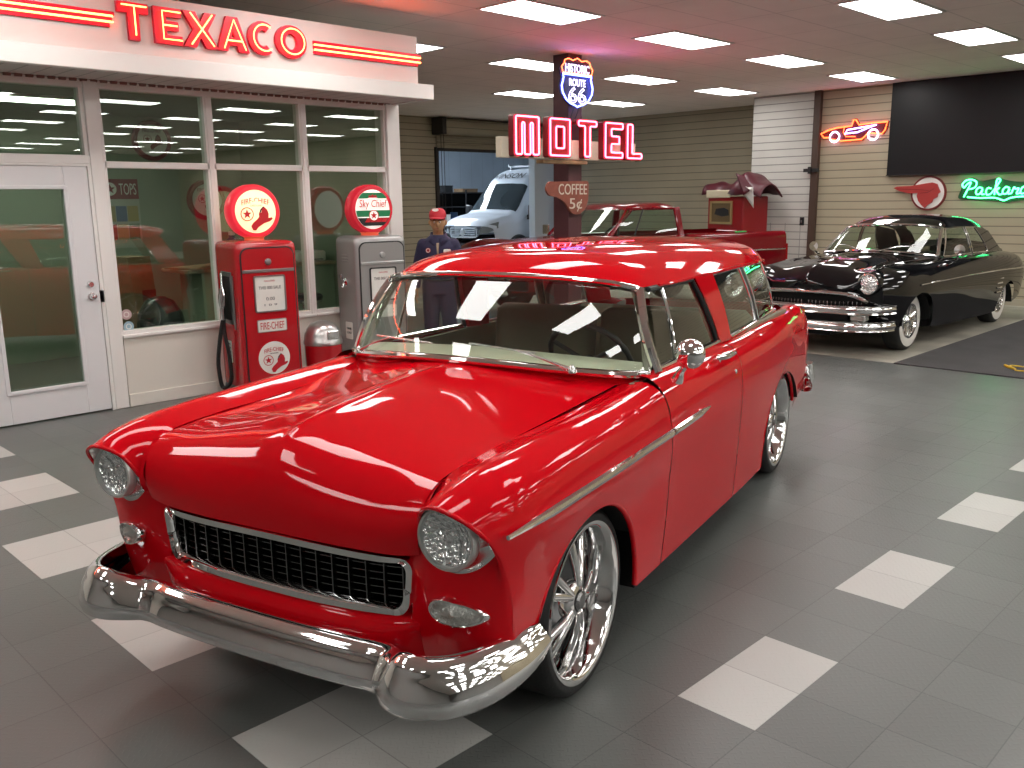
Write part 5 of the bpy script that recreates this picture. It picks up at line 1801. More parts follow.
for s in (1, -1):
    m3 = lambda P: [(s * p[0], p[1], p[2]) for p in P]
    for W in ([(.738, 1.12, .992), (.742, 2.06, .985), (.645, 1.98, 1.312), (.615, 1.46, 1.312)], [(.744, 2.12, .985), (.738, 2.72, .978), (.645, 2.40, 1.300), (.646, 2.04, 1.312)]):
        G = quad(*m3(W), bow=.015 * s)
        w = MB().grid(G, 0, s < 0).build('side_window', BGL, blk)
        MB().tube([tuple(p) for p in G[:, 0]], .010, 8).tube([tuple(p) for p in G[:, -1]], .010, 8).tube([tuple(p) for p in G[-1]], .008, 8).tube([tuple(p) for p in G[0]], .012, 8).build('chrome_molding', CHROME, w)
    # pillar behind the quarter glass
    P = m3([(.742, 2.72, .975), (.70, 3.42, .955), (.630, 3.02, 1.235), (.650, 2.40, 1.312)])
    MB().grid(quad(*P), 0, s < 0).build('c_pillar', BLKP, blk)
    ledge = [np.array([[s * .70, v, .975 + .01] for v in np.linspace(.95, 3.4, 20)]), np.array([[s * float(np.interp(v, BS[:, 0, 1], BS[:, 0, 0])), v, float(np.interp(v, BS[:, 0, 1], BS[:, 0, 2]))] for v in np.linspace(.95, 3.4, 20)])]
    MB().grid(np.array(ledge), 0, s > 0).build('belt_ledge', BLKP, blk)
    hl = MB().lathe([(.118, .10), (.120, .02), (.112, -.012), (.100, -.016), (.092, .0)], 'y', (s * .645, -.745, .795), 32).build('headlight', CHROME, blk, angle=50)
    MB().lathe([(.092, .0), (.07, -.016), (.035, -.026), (0, -.03)], 'y', (s * .645, -.745, .795), 32).build('lens', LENS, hl, angle=80)
    MB().lathe([(.100, .34), (.128, .22), (.132, .04), (.124, .0), (.116, .0)], 'y', (s * .645, -.745, .795), 32).build('headlight_nacelle', BLKP, blk, angle=60)
    fp = np.array([[(s * .45, -.80, .70), (s * .60, -.755, .70), (s * .72, -.72, .72), (s * .788, -.69, .74)], [(s * .45, -.79, .56), (s * .60, -.745, .56), (s * .72, -.71, .56), (s * .79, -.68, .56)], [(s * .45, -.75, .36), (s * .60, -.71, .36), (s * .72, -.68, .38), (s * .772, -.66, .40)]])
    MB().grid(patch(fp, 12, 16), 0, s > 0).build('front_panel', BLKP, blk, angle=60)
    # side spear and louvers ahead of the rear wheel
    sp = [(s * .962, .55, .755), (s * .972, 1.6, .76), (s * .978, 2.6, .752), (s * .962, 3.3, .73), (s * .90, 3.88, .71)]
    MB().tube([tuple(p) for p in spline([(s * .94, -.05, .748)] + sp, 40)], .009, 8).build('side_molding', CHROME, blk)
    for k in range(4):
        MB().tube([(s * .958, 2.48, .64 - .06 * k), (s * .962, 2.70 - .02 * k, .64 - .06 * k)], .014, 8).build('chrome_louver', CHROME, blk)
    mr = MB().lathe([(0, .05), (.04, .04), (.06, .01), (.062, -.004), (0, -.006)], 'y', (s * .92, 1.12, 1.075), 20)
    mr.tube([(s * .86, 1.2, .95), (s * .90, 1.15, 1.0), (s * .92, 1.13, 1.03)], [.02, .013, .012], 8)
    mr.build('side_mirror', CHROME, blk)
    tl = MB().tube([(s * .73, 4.25, .50), (s * .755, 4.30, .60), (s * .73, 4.27, .72)], [.03, .055, .03], 12)
    tl.build('tail_light', mat('tail_lamp_dark', (.05, .06, .10), .1), blk)
    for vc, zc, r in (BFA, BRA):
        wl = MB()
        L1 = [(s * .90, vc + (r + .004) * math.cos(t), zc + (r + .004) * math.sin(t)) for t in np.linspace(.15, PI - .15, 24)]
        L2 = [(s * .50, p[1], p[2]) for p in L1]
        wl.loft([L1, L2], False)
        wl.add(L2, [tuple(range(len(L2)))])
        wl.build('wheel_well', MATTE, blk)
# grille and bumper
gb = MB()
arch = spline(mirrored([(0, -.885, .690), (.3, -.87, .688), (.52, -.82, .665), (.66, -.76, .600)]), 50)
gb.tube([tuple(p) for p in arch], .020, 10)
gb.build('grille_arch', CHROME, blk)
bk = MB().grid(np.array([[(p[0], p[1] + .10, z) for p in arch] for z in (.34, .71)]), 0, True)
bk.build('grille_void', MATTE, blk)
tt = MB()
for k in range(-14, 15):
    if k:
        tt.box(k * .042 - .004, k * .042 + .004, -.875 + .16 * abs(k * .042 / .66) ** 2.2, -.80 + .16 * abs(k * .042 / .66) ** 2.2, .565, .595)
tt.build('grille_teeth', CHROME_R, blk, smooth=False)
bu = [(0, -.955), (.3, -.945), (.55, -.91), (.72, -.83), (.82, -.70), (.86, -.55)]
ub = [(-u, v) for u, v in bu[:0:-1]] + bu
MB().grid(sweep_bumper(ub, [.565] * 11, [.470] * 11, [(-d * .8, h) for d, h in [(.03, 1), (0, 1), (-.03, .8), (-.04, .5), (-.03, .2), (0, 0), (.03, 0)]], 90), 0, False).build('grille_bar', CHROME, blk, angle=60)
MB().grid(sweep_bumper([(u, v - .02) for u, v in ub], [.400] * 11, [.285] * 11, [(-d, h) for d, h in [(.03, 1), (0, 1), (-.03, .8), (-.045, .5), (-.03, .2), (0, 0), (.03, 0)]], 90), 0, False).build('front_bumper', CHROME, blk, angle=60)
for s in (1, -1):
    MB().box(s * .62 - .085, s * .62 + .085, -.90, -.80, .405, .470, 0, .012).build('parking_light', mat('ribbed_lamp_lens', ()), blk, smooth=False)
MB().box(-.30, .30, -.85, 4.2, .22, .30).box(-.84, .84, .48, 2.58, .22, .30).build('floor_pan', MATTE, blk, smooth=False)
MB().box(-.60, .60, 1.75, 1.95, .40, .95, 0, .06).build('front_seat', mat('dark_upholstery', (.03, .032, .03), .6), blk, angle=60)
MB().box(-.60, .60, 2.7, 2.9, .40, .95, 0, .06).build('rear_seat', mat('dark_upholstery', ()), blk, angle=60)
MB().box(-.66, .66, .82, 1.1, .80, 1.0, 0, .03).build('dashboard', BLACK, blk)
for s in (1, -1):
    MB().tube([(s * .12, .74, 1.06), (s * .30, .80, 1.11), (s * .48, .90, 1.12)], .006, 6).build('wiper', CHROME_R, blk)
WW = mat('whitewall_rubber', (.72, .70, .65), .5)


def make_ww():
    w = bpy.data.objects.new('wheel', None)
    col.objects.link(w)
    R, rr = .335, .20
    MB().lathe([(rr, -.20), (R - .03, -.20), (R - .004, -.18), (R, -.15), (R, -.05), (R - .012, -.018), (R - .035, -.004), (rr + .09, .0)], 'x', (0, 0, 0), 48).build('tire', RUBBER, w, angle=50)
    MB().lathe([(rr + .092, -.001), (rr + .06, .004), (rr + .02, .002), (rr - .006, -.008)], 'x', (0, 0, 0), 48).build('whitewall', WW, w, angle=50)
    mb = MB().lathe([(rr + .002, -.006), (rr - .004, .004), (rr - .02, .002), (rr - .03, -.02), (.10, -.05), (.06, -.03), (.045, .004), (0, .012)], 'x', (0, 0, 0), 48)
    for k in range(30):
        a = 2 * PI * k / 30
        mb.tube([(-.030, .07 * math.cos(a), .07 * math.sin(a)), (-.008, (rr - .028) * math.cos(a + .12), (rr - .028) * math.sin(a + .12))], .006, 6)
    mb.build('wire_cap', CHROME, w, angle=40)
    return w


w0 = make_ww()
w0.parent = blk
for i, (s, v, u) in enumerate([(1, 0, .83), (-1, 0, .83), (1, 3.02, .84), (-1, 3.02, .84)]):
    w = w0 if i == 0 else copy_tree(w0, blk)
    w.location = (s * u, v, .335)
    w.rotation_euler = (0, 0, 0 if s > 0 else PI)

# ------------------------------------------------------------------ red pickup truck
REDT = mat('dark_red_truck_paint', (.17, .004, .008), .12, 0, .45)
TW = .95
trk = thing('pickup_truck', 'dark red pickup truck parked at the back, its bed beside the shutter wall', 'truck', (-6.166, 10.655, 0), -.305)
ts = []
def tsec(v, zt, ut, zb=.46, belt=1.14):
    return [(ut, v, zt), (.925, v, zt - .05), (.965, v, .98), (.975, v, .82), (.955, v, .60), (.93, v, zb)]
tS = np.array([tsec(-3.0, .98, .84), tsec(-2.6, 1.06, .85), tsec(-2.0, 1.10, .86), tsec(-1.45, 1.13, .87), tsec(-.7, 1.14, .87), tsec(0.0, 1.14, .87)])
TFA, TRA = (-2.05, .36, .43), (1.0, .36, .43)
for s in (1, -1):
    G = side_grid(tS, vcols(-3.0, 0, 40, [TFA]), 20, [TFA]).copy()
    G[..., 0] *= s
    MB().grid(G, 0, s < 0).build('cab_side', REDT, trk, angle=50)
    bS = np.array([[(.90, v, 1.185), (.93, v, 1.165), (.965, v, 1.0), (.975, v, .82), (.955, v, .60), (.93, v, .46)] for v in (.04, 1.0, 2.06)])
    bS[2, :, 0] -= .03
    G = side_grid(bS, vcols(.04, 2.06, 30, [TRA]), 20, [TRA]).copy()
    G[..., 0] *= s
    G2 = G.copy()
    G2[..., 0] -= s * .09
    mb = MB().grid(G, 0, s < 0).grid(G2, 0, s > 0)
    mb.grid(np.array([G[:, 0], G2[:, 0]]), 0, s < 0).grid(np.array([G[-1], G2[-1]]), 0, s > 0)
    mb.build('bed_side', REDT, trk, angle=50)
    MB().tube([(s * .98, v, .90) for v in np.linspace(.06, 2.0, 6)], .010, 6).build('bed_molding', CHROME_R, trk)
    MB().box(s * .94 - .03, s * .94 + .02, 2.05, 2.085, .72, .98, 0, .01).build('tail_light', mat('tail_lamp_red', ()), trk, smooth=False)
    # door glass with its vent divider
    W = [(s * .90, -1.36, 1.155), (s * .905, -.10, 1.155), (s * .79, -.12, 1.575), (s * .775, -.98, 1.575)]
    G = quad(*W, bow=.01 * s)
    w = MB().grid(G, 0, s < 0).build('door_window', BGL, trk)
    fr = MB()
    for e_ in (G[:, 0], G[:, -1], G[-1], G[0]):
        fr.tube([tuple(p) for p in e_], .022, 8)
    fr.build('window_frame', REDT, w)
    MB().tube([tuple(G[0, 3] + np.array([s * .006, 0, 0])), tuple(G[-1, 3] + np.array([s * .006, 0, 0]))], .011, 8).build('vent_divider', BLACK, w)
    P = [(s * .91, -.10, 1.13), (s * .91, .0, 1.13), (s * .79, -.02, 1.60), (s * .795, -.13, 1.59)]
    MB().grid(quad(*P), 0, s < 0).build('cab_corner', REDT, trk)
    if s > 0:
        continue
    mb = MB().tube([(s * .90, -1.28, 1.14), (s * .98, -1.30, 1.16), (s * 1.03, -1.30, 1.20)], .010, 8)
    mb.box(s * 1.05 - .09, s * 1.05 + .09, -1.33, -1.29, 1.17, 1.33, 0, .012)
    mb.build('side_mirror', CHROME_R, trk)
tr_ = [
    [(0, -.98, 1.56), (.4, -.96, 1.56), (.70, -.92, 1.555), (.785, -.86, 1.54)],
    [(0, -.88, 1.625), (.4, -.86, 1.622), (.69, -.80, 1.61), (.80, -.76, 1.575)],
    [(0, -.55, 1.655), (.4, -.55, 1.652), (.69, -.55, 1.635), (.81, -.55, 1.585)],
    [(0, -.15, 1.645), (.4, -.15, 1.642), (.69, -.15, 1.625), (.805, -.15, 1.58)],
    [(0, .0, 1.60), (.4, .0, 1.598), (.69, -.01, 1.585), (.795, -.03, 1.56)],
]
MB().grid(patch(np.array([mirrored(r) for r in tr_]), 30, 41), 0, True).build('roof', REDT, trk, angle=60)
th = [[(0, -3.02, .95), (.5, -3.02, .95), (.86, -3.0, .95)], [(0, -2.98, 1.06), (.5, -2.98, 1.05), (.86, -2.95, 1.02)], [(0, -2.3, 1.14), (.5, -2.3, 1.13), (.87, -2.3, 1.09)], [(0, -1.42, 1.18), (.5, -1.42, 1.17), (.88, -1.42, 1.13)]]
MB().grid(patch(np.array([mirrored(r) for r in th]), 24, 31), 0, True).build('hood', REDT, trk, angle=60)
wB, wT = spline(mirrored([(0, -1.48, 1.165), (.5, -1.46, 1.16), (.84, -1.38, 1.15)]), 21), spline(mirrored([(0, -.98, 1.565), (.5, -.96, 1.565), (.76, -.90, 1.555)]), 21)
MB().grid(np.array([wB, (wB + wT) / 2 + np.array([0, -.02, 0]), wT]), 0, False).build('windshield', BGL, trk, angle=80)
for s in (0, -1):
    MB().tube([tuple(wB[s]), tuple(wT[s])], .030, 8).build('a_pillar', REDT, trk)
MB().tube([tuple(p) for p in wB], .02, 8).build('cowl_trim', BLACK, trk)
MB().grid(quad((-.80, -.02, 1.15), (.80, -.02, 1.15), (.72, -.04, 1.56), (-.72, -.04, 1.56)), 0, False).build('rear_window', BGL, trk)
mb = MB().box(-.90, .90, -.05, .0, .50, 1.15).box(-.85, .85, .02, 2.06, .58, .62).box(-.86, .86, 2.02, 2.07, .60, 1.16, 0, .01)
mb.build('bed_floor', REDT, trk, smooth=False)
mb = MB().box(-.93, .93, -3.04, -2.98, .55, .96, 0, .01)
mb.build('grille', CHROME_R, trk, smooth=False)
MB().box(-.96, .96, -3.16, -3.05, .42, .56, 0, .03).build('front_bumper', CHROME, trk, smooth=False)
MB().box(-.85, .85, 2.10, 2.2, .42, .56, 0, .03).build('rear_bumper', CHROME_R, trk, smooth=False)
MB().box(-.45, .45, -2.9, 2.0, .36, .56).box(-.88, .88, -1.5, .0, .44, .52).build('chassis', MATTE, trk, smooth=False)
MB().box(-.70, .70, -.42, -.10, .55, 1.10, 0, .06).build('bench_seat', mat('dark_upholstery', ()), trk)
MB().box(-.84, .84, -1.42, -1.18, .85, 1.13, 0, .03).build('dashboard', BLACK, trk)
e1, e2 = np.array([1., 0, 0]), np.array([0, .45, .89])
MB().tube([tuple(np.array([.40, -1.02, 1.14]) + .19 * (math.cos(t) * e1 + math.sin(t) * e2)) for t in np.linspace(0, 2 * PI, 32, endpoint=False)], .014, 8, closed=True).tube([(.22, -1.02, 1.14), (.58, -1.02, 1.14)], .012, 6).tube([(.40, -1.02, 1.14), (.40, -1.25, 1.02)], .02, 8).build('steering_wheel', BLACK, trk)
for i, (s, v) in enumerate([(1, -2.05), (-1, -2.05), (1, 1.0), (-1, 1.0)]):
    if i == 0:
        w0 = bpy.data.objects.new('wheel', None)
        col.objects.link(w0)
        w0.parent = trk
        R, rr = .36, .20
        MB().lathe([(rr, -.22), (R - .03, -.22), (R, -.18), (R, -.04), (R - .02, -.01), (rr + .02, .0), (rr, -.01)], 'x', (0, 0, 0), 40).build('tire', RUBBER, w0, angle=50)
        MB().lathe([(rr + .004, -.006), (rr - .02, .004), (rr - .04, -.03), (.12, -.05), (.08, -.01), (.07, .02), (0, .024)], 'x', (0, 0, 0), 40).build('rim', CHROME_R, w0, angle=40)
        w = w0
    else:
        w = copy_tree(w0, trk)
    w.location = (s * .93, v, .36)
    w.rotation_euler = (0, 0, 0 if s > 0 else PI)
for k in range(1):
    MB().tube([(.93, .98, 1.19), (.93, 1.20, 1.195)], [.014, .010], 8).build('bed_rail_clip', mat('green_clip', (.02, .45, .08), .4), trk)

# ------------------------------------------------------------------ white van in the garage doorway
VANW = mat('van_white', (.66, .70, .76), .25, 0, .5)
van = thing('van', 'white delivery van with a dark windshield standing in the open garage doorway', 'van', (-14.75, 14.35, 0), .03)
def vsec(v, zt, ut, zs, us):
    return [(0, v, zt), (ut * .6, v, zt - .01), (ut, v, zt - .05), (us, v, zs), (1.01, v + .0, min(zs - .02, 1.15)), (1.02, v, .75), (.99, v, .46)]
vS = np.array([
    [(0, .00, 1.10), (.40, .01, 1.10), (.72, .06, 1.09), (.86, .14, 1.06), (.93, .20, .92), (.95, .22, .70), (.92, .24, .46)],
    [(0, .10, 1.22), (.40, .11, 1.215), (.74, .16, 1.19), (.90, .26, 1.13), (.96, .30, .96), (.975, .32, .72), (.95, .34, .46)],
    [(0, .50, 1.36), (.42, .51, 1.35), (.78, .54, 1.32), (.94, .60, 1.23), (.99, .62, 1.03), (1.0, .64, .74), (.97, .64, .46)],
    [(0, .92, 1.46), (.44, .94, 1.45), (.82, 1.0, 1.41), (.965, 1.05, 1.27), (1.0, 1.06, 1.02), (1.01, 1.06, .75), (.98, 1.06, .46)],
    [(0, 1.42, 1.98), (.42, 1.44, 1.97), (.76, 1.50, 1.92), (.88, 1.56, 1.70), (1.0, 1.60, 1.14), (1.02, 1.60, .75), (.99, 1.60, .46)],
    [(0, 1.72, 2.30), (.40, 1.74, 2.29), (.70, 1.80, 2.24), (.84, 1.86, 1.98), (1.0, 1.90, 1.16), (1.02, 1.90, .75), (.99, 1.90, .46)],
    [(0, 2.10, 2.50), (.40, 2.12, 2.49), (.70, 2.16, 2.44), (.84, 2.20, 2.12), (1.0, 2.22, 1.18), (1.02, 2.22, .75), (.99, 2.22, .46)],
    [(0, 2.70, 2.58), (.40, 2.70, 2.57), (.72, 2.70, 2.52), (.86, 2.70, 2.20), (1.01, 2.70, 1.18), (1.02, 2.70, .75), (.99, 2.70, .46)],
    [(0, 5.50, 2.56), (.40, 5.50, 2.55), (.72, 5.50, 2.50), (.86, 5.50, 2.20), (1.01, 5.50, 1.18), (1.02, 5.50, .75), (.99, 5.50, .46)],
])
full_ = np.array([mirrored([tuple(p) for p in r]) for r in vS])
G = patch(full_, 90, 81)
mb = MB().grid(G, 0, True)
mb.add([tuple(p) for p in G[-1]], [tuple(range(81))])
mb.build('body', VANW, van, angle=40)


def on_van(u0, u1, n, stations, off=.012):
    """Strip of the van skin between stations, lifted off it slightly: rows over v, columns over the section parameter."""
    tb = chord(full_.transpose(1, 0, 2))
    ta = chord(full_)
    A = hermite(tb, full_.transpose(1, 0, 2), np.linspace(tb[6] + u0 * (tb[-1] - tb[6]), tb[6] + u1 * (tb[-1] - tb[6]), n)).transpose(1, 0, 2)
    B = hermite(ta, A, np.interp(stations, np.arange(len(ta)), ta))
    c = B.copy()
    gu = np.gradient(B, axis=1)
    gv = np.gradient(B, axis=0)
    nn_ = np.cross(gv, gu)
    nn_ /= np.linalg.norm(nn_, axis=2)[..., None] + 1e-9
    s_ = np.sign((nn_ * np.array([0, -.3, 1.0])).sum()) or 1
    return c + nn_ * s_ * off


G = on_van(-.355, .355, 24, np.linspace(3.12, 4.55, 14))
MB().grid(G, 0, True).build('windshield', mat('van_dark_glass', (.02, .03, .035), .04, 0, .6), van, angle=80)
blkv = mat('van_black_trim', (.02, .02, .022), .5)
g_ = MB()
g_.loft([[(u, .0 - .012 + .05 * (u / .5) ** 2 + dy, .93 + z * (1 if abs(u) < .45 else .8)) for u, z in ring] for ring, dy in (([(x, y) for x, y in rrect(-.50, .50, -.13, .15, .06, 4)], .03), ([(x, y) for x, y in rrect(-.50, .50, -.13, .15, .06, 4)], -.02), ([(x * .93, y * .86) for x, y in rrect(-.50, .50, -.13, .15, .06, 4)], -.02), ([(x * .93, y * .86) for x, y in rrect(-.50, .50, -.13, .15, .06, 4)], .02))], True)
for k in range(5):
    z = .83 + k * .05
    g_.box(-.45, .45, -.02, .0, z, z + .02)
g_.build('grille', CHROME_R, van, smooth=False)
MB().lathe([(0, -.02), (.07, -.015), (.09, 0)], 'y', (0, -.02, .94), 20).build('front_emblem', mat('grille_silver', (.5, .5, .5), .3, .8), van)
for s in (1, -1):
    hl = [(s * .55, .05, .90), (s * .80, .12, .92), (s * .965, .33, 1.05), (s * .93, .37, 1.20), (s * .80, .20, 1.15), (s * .58, .08, 1.06)]
    hb = [(p[0] - s * .06, p[1] + .12, p[2]) for p in hl]
    MB().loft([[(p[0] + s * .012, p[1] - .035, p[2]) for p in hl], hb], True, True).build('headlight', mat('van_headlamp', (.25, .27, .28), .08, .3), van, angle=50)
    W = [(s * 1.02, 1.32, 1.24), (s * 1.02, 2.42, 1.20), (s * .905, 2.34, 1.98), (s * .93, 1.86, 1.88)]
    MB().grid(quad(*W), 0, s < 0).build('side_window', mat('van_dark_glass', ()), van)
    MB().box(s * 1.04 - .01, s * 1.04 + .012, 2.10, 2.24, 1.02, 1.05, 0, .004).build('door_handle', blkv, van, smooth=False)
    mm = MB().box(s * 1.16 - .09, s * 1.16 + .09, 1.30, 1.42, 1.24, 1.62, 0, .03).box(min(s * 1.0, s * 1.10), max(s * 1.0, s * 1.10), 1.36, 1.42, 1.28, 1.36)
    mm.build('side_mirror', blkv, van)
    MB().tube([(s * 1.015, v, .70) for v in np.linspace(1.15, 5.4, 10)], .06, 8, flat=1.6).build('side_cladding', blkv, van)
    ap = [(s * 1.015, 1.02 + .42 * math.cos(t), .40 + .42 * math.sin(t)) for t in np.linspace(0, PI, 20)]
    MB().tube(ap, .05, 8).build('arch_trim', blkv, van)
    MB().lathe([(.0, .03), (.40, .03), (.40, -.05), (0, -.05)], 'x', (s * .995, 1.02, .42), 28).build('wheel_opening', MATTE, van)
lb = MB().grid(np.array([[(u, .0 + .22 * (abs(u) / .95) ** 2.5 + d, z) for u in np.linspace(-.97, .97, 30)] for z, d in ((.66, -.035), (.60, -.06), (.40, -.06), (.30, .02))]), 0, False)
lb.build('front_bumper', blkv, van, angle=60)
HDR = on_van(-.20, .20, 8, np.linspace(4.9, 5.5, 4), .014)
tx = (HDR[:, -1].mean(0) - HDR[:, 0].mean(0))
tx /= np.linalg.norm(tx)
ty = HDR[-1].mean(0) - HDR[0].mean(0)
ty /= np.linalg.norm(ty)
tz = np.cross(tx, ty)
cc = HDR.mean((0, 1))
lettering('lettering', 'VINSON', 1.05, .24, blkv, van, depth=.004, bold=1, M=Matrix(((tx[0], ty[0], tz[0], cc[0]), (tx[1], ty[1], tz[1], cc[1]), (tx[2], ty[2], tz[2], cc[2] + .02), (0, 0, 0, 1))))
for yy, zz, ww in ((1.60, .98, .36), (1.60, .90, .36)):
    shape('door_decal', [rrect(-.20, .20, -.035, .035, .01)], .004, mat('decal_%d' % int(zz * 100), (.05, .05, .05) if zz > .95 else (.45, .36, .03), .5), van, M=Matrix(((0, 0, 1, 1.026), (1, 0, 0, 1.75), (0, 1, 0, zz), (0, 0, 0, 1))))
rk = MB()
for v in (2.5, 3.6, 4.7):
    rk.box(-.70, .70, v - .02, v + .02, 2.62, 2.66)
for u in (-.62, .62):
    rk.box(u - .02, u + .02, 2.4, 4.8, 2.66, 2.70)
    for v in (2.5, 3.6, 4.7):
        rk.box(u - .02, u + .02, v - .02, v + .02, 2.46, 2.64)
rk.build('roof_rack', mat('rack_aluminium', (.6, .62, .65), .35, .7), van, smooth=False)
for i, (s, v) in enumerate([(1, 1.02), (-1, 1.02), (1, 4.5), (-1, 4.5)]):
    if i == 0:
        w0 = bpy.data.objects.new('wheel', None)
        col.objects.link(w0)
        w0.parent = van
        MB().lathe([(.20, -.20), (.33, -.20), (.36, -.17), (.36, -.03), (.34, .0), (.22, .0)], 'x', (0, 0, 0), 36).build('tire', RUBBER, w0, angle=50)
        MB().lathe([(.225, .0), (.20, .01), (.18, -.03), (.08, -.02), (.06, .01), (0, .01)], 'x', (0, 0, 0), 36).build('rim', CHROME_R, w0, angle=40)
        w = w0
    else:
        w = copy_tree(w0, van)
    w.location = (s * 1.02, v, .36)
    w.rotation_euler = (0, 0, 0 if s > 0 else PI)

# ------------------------------------------------------------------ garage bay beyond the doorway
BAY = siding('pale_blue_panel', (.55, .62, .70), .55, axis='Y', seam=.03, dark=.8)
struct('wall_garage_far', MB().box(-22.3, -22.1, 9.5, 25, 0, 4.2), BAY)
struct('wall_garage_side', MB().box(-22.1, -13.2, 9.3, 9.5, 0, 4.2).box(-22.1, -13.2, 24.8, 25, 0, 4.2).box(-13.2, -13.0, 15.2, 25, 0, 4.2), mat('bay_wall', (.60, .64, .68), .7))
struct('floor_garage', MB().box(-22.1, -13.2, 9.5, 24.8, -.02, 0), mat('bay_floor', (.32, .33, .33), .6))
struct('ceiling_garage', MB().box(-22.3, -13.0, 9.3, 25, 4.2, 4.3), mat('bay_wall', ()))
bl = thing('ceiling_light', 'unseen cool white light strip added on the garage bay ceiling to brighten it', 'ceiling light', (-18.2, 12.5, 4.2), 0, 'fluorescent ceiling panels')  # added lamp with no visible fixture, brightens the backdrop behind the van
MB().box(-.5, .5, 0, 4.0, -.05, -.001).build('frame', FRAMEW, bl, smooth=False)
MB().box(-.46, .46, .04, 3.96, -.06, -.05).build('diffuser', mat('added_bay_glow', (.9, .9, .9), .5, emit=(.80, .90, 1.0), strength=48), bl, smooth=False)
# roll-up door
rd = thing('roll_up_door', 'rolled-up tan garage shutter with its drum above the open doorway', 'door', (-13, 0, 0))
dm = MB().lathe([(0, 12.02), (.17, 12.02), (.17, 15.45), (0, 15.45)], 'y', (.20, 0, 3.34), 28)
dm.build('drum', TAN2, rd, angle=50)
MB().box(.02, .40, 11.90, 12.02, 3.16, 3.52, 0, .01).build('end_bracket', mat('dark_bracket', (.03, .025, .022), .6), rd, smooth=False)
ctn = MB()
for k in range(4):
    ctn.box(.03, .07, 12.02, 15.45, 2.88 + k * .085, 2.955 + k * .085, 0, .008)
ctn.build('curtain', TAN2, rd, smooth=False)
MB().box(.02, .10, 12.02, 15.45, 2.82, 2.885, 0, .006).build('bottom_bar', mat('dark_bracket', ()), rd, smooth=False)
ch_ = MB()
for y in (12.08, 12.16):
    ch_.tube([(.12, y, 3.2), (.13, y, 2.0), (.13, y, 1.2)], .007, 6)
ch_.build('pull_chain', mat('dark_bracket', ()), rd)
MB().box(.0, .06, 11.98, 12.06, 0, 2.9).build('guide_rail', mat('dark_bracket', ()), rd, smooth=False)

# shelving in the bay
sf = thing('storage_shelf', 'dark metal shelf unit with clutter against the pale garage wall beyond the doorway', 'shelf', (-20.6, 19.0, 0), .12)
mb = MB()
for z in (.5, 1.05, 1.55, 2.02):
    mb.box(-.35, .35, -1.6, 2.6, z - .03, z)
for y in (-1.6, .5, 2.55):
    for x in (-.35, .31):
        mb.box(x, x + .04, y, y + .04, 0, 2.1)
mb.build('frame', mat('shelf_dark_steel', (.03, .03, .035), .6), sf, smooth=False)
mb = MB().box(-.36, -.34, -1.6, 2.6, .2, 2.0)
mb.build('back_panel', MATTE, sf, smooth=False)
its = [('storage_box', 'brown carton on the middle shelf in the garage bay', 'box', CARDB, (-1.1, 1.05, .5, .28)), ('storage_box', 'pale carton on the middle shelf beside the brown carton', 'box', PAPER, (-.35, 1.05, .42, .24)), ('paint_can', 'blue can on the garage shelf right of the cartons', 'can', mat('can_blue', (.05, .12, .28), .4), (.25, 1.052, .26, .3)), ('power_tool', 'black tool case on top of the garage shelf unit', 'tool', BLACK, (-.2, 2.02, .42, .22)), ('storage_box', 'wide tan carton on the top of the garage shelf', 'box', CARDB, (.9, 2.02, .8, .12)), ('storage_box', 'grey tote on the lower shelf in the garage bay', 'box', GREY, (-.9, .5, .6, .34))]
for nm, lb, ct, m_, (y, z, w_, h_) in its:
    p_ = Matrix.Translation((-20.6, 19.0, 0)) @ Matrix.Rotation(.12, 4, 'Z') @ Vector((0, y, z))
    t = thing(nm, lb, ct, tuple(p_), .12)
    if nm == 'paint_can':
        MB().lathe([(0, 0), (w_ / 2, 0), (w_ / 2, h_), (w_ / 2 - .01, h_ + .01), (0, h_ + .008)], 'z', (0, 0, 0), 20).build('can_body', m_, t)
    else:
        MB().box(-.2, .2, -w_ / 2, w_ / 2, .001, h_, 0, .01).build('body', m_, t, smooth=False)
        MB().box(-.205, .205, -w_ / 2 - .005, w_ / 2 + .005, h_ - .03, h_ + .004, 0, .004).build('lid', m_, t, smooth=False)

# ------------------------------------------------------------------ old red cabinet pump with a maroon cover
ob = thing('red_cabinet', 'old red display cabinet with a tan framed window behind the pickup bed', 'cabinet', (-6.42, 13.80, 0), -.25)
MB().box(-.50, .42, -.32, .32, 0, 1.74, 0, .02).build('cabinet_body', mat('faded_red_paint', (.26, .008, .012), .35), ob, smooth=False)
MB().box(-.52, .10, -.35, -.32, 1.72, 1.86, 0, .01).build('cream_header', CREAMG if False else mat('cream_header', (.62, .55, .40), .5), ob, smooth=False)
f = MB()
for a in ((-.42, .16, 1.62, 1.66), (-.42, .16, 1.24, 1.28), (-.42, -.38, 1.28, 1.62), (.12, .16, 1.28, 1.62)):
    f.box(a[0], a[1], -.345, -.315, a[2], a[3])
f.build('window_frame', mat('tan_frame', (.30, .21, .09), .5), ob, smooth=False)
MB().box(-.38, .12, -.328, -.318, 1.28, 1.62).build('window_panel', mat('dark_tan_panel', (.13, .085, .035), .5), ob, smooth=False)
shape('dark_logo', [[(-.30, 1.42), (-.26, 1.52), (-.05, 1.54), (.06, 1.50), (.08, 1.40), (-.10, 1.38)]], .004, BLACK, ob, M=Matrix(((1, 0, 0, 0), (0, 0, -1, -.33), (0, 1, 0, 0), (0, 0, 0, 1))))
shape('name_badge', [rrect(-.26, -.02, 1.02, 1.10, .015)], .006, mat('grey_badge', (.35, .36, .38), .4), ob, M=Matrix(((1, 0, 0, 0), (0, 0, -1, -.321), (0, 1, 0, 0), (0, 0, 0, 1))))
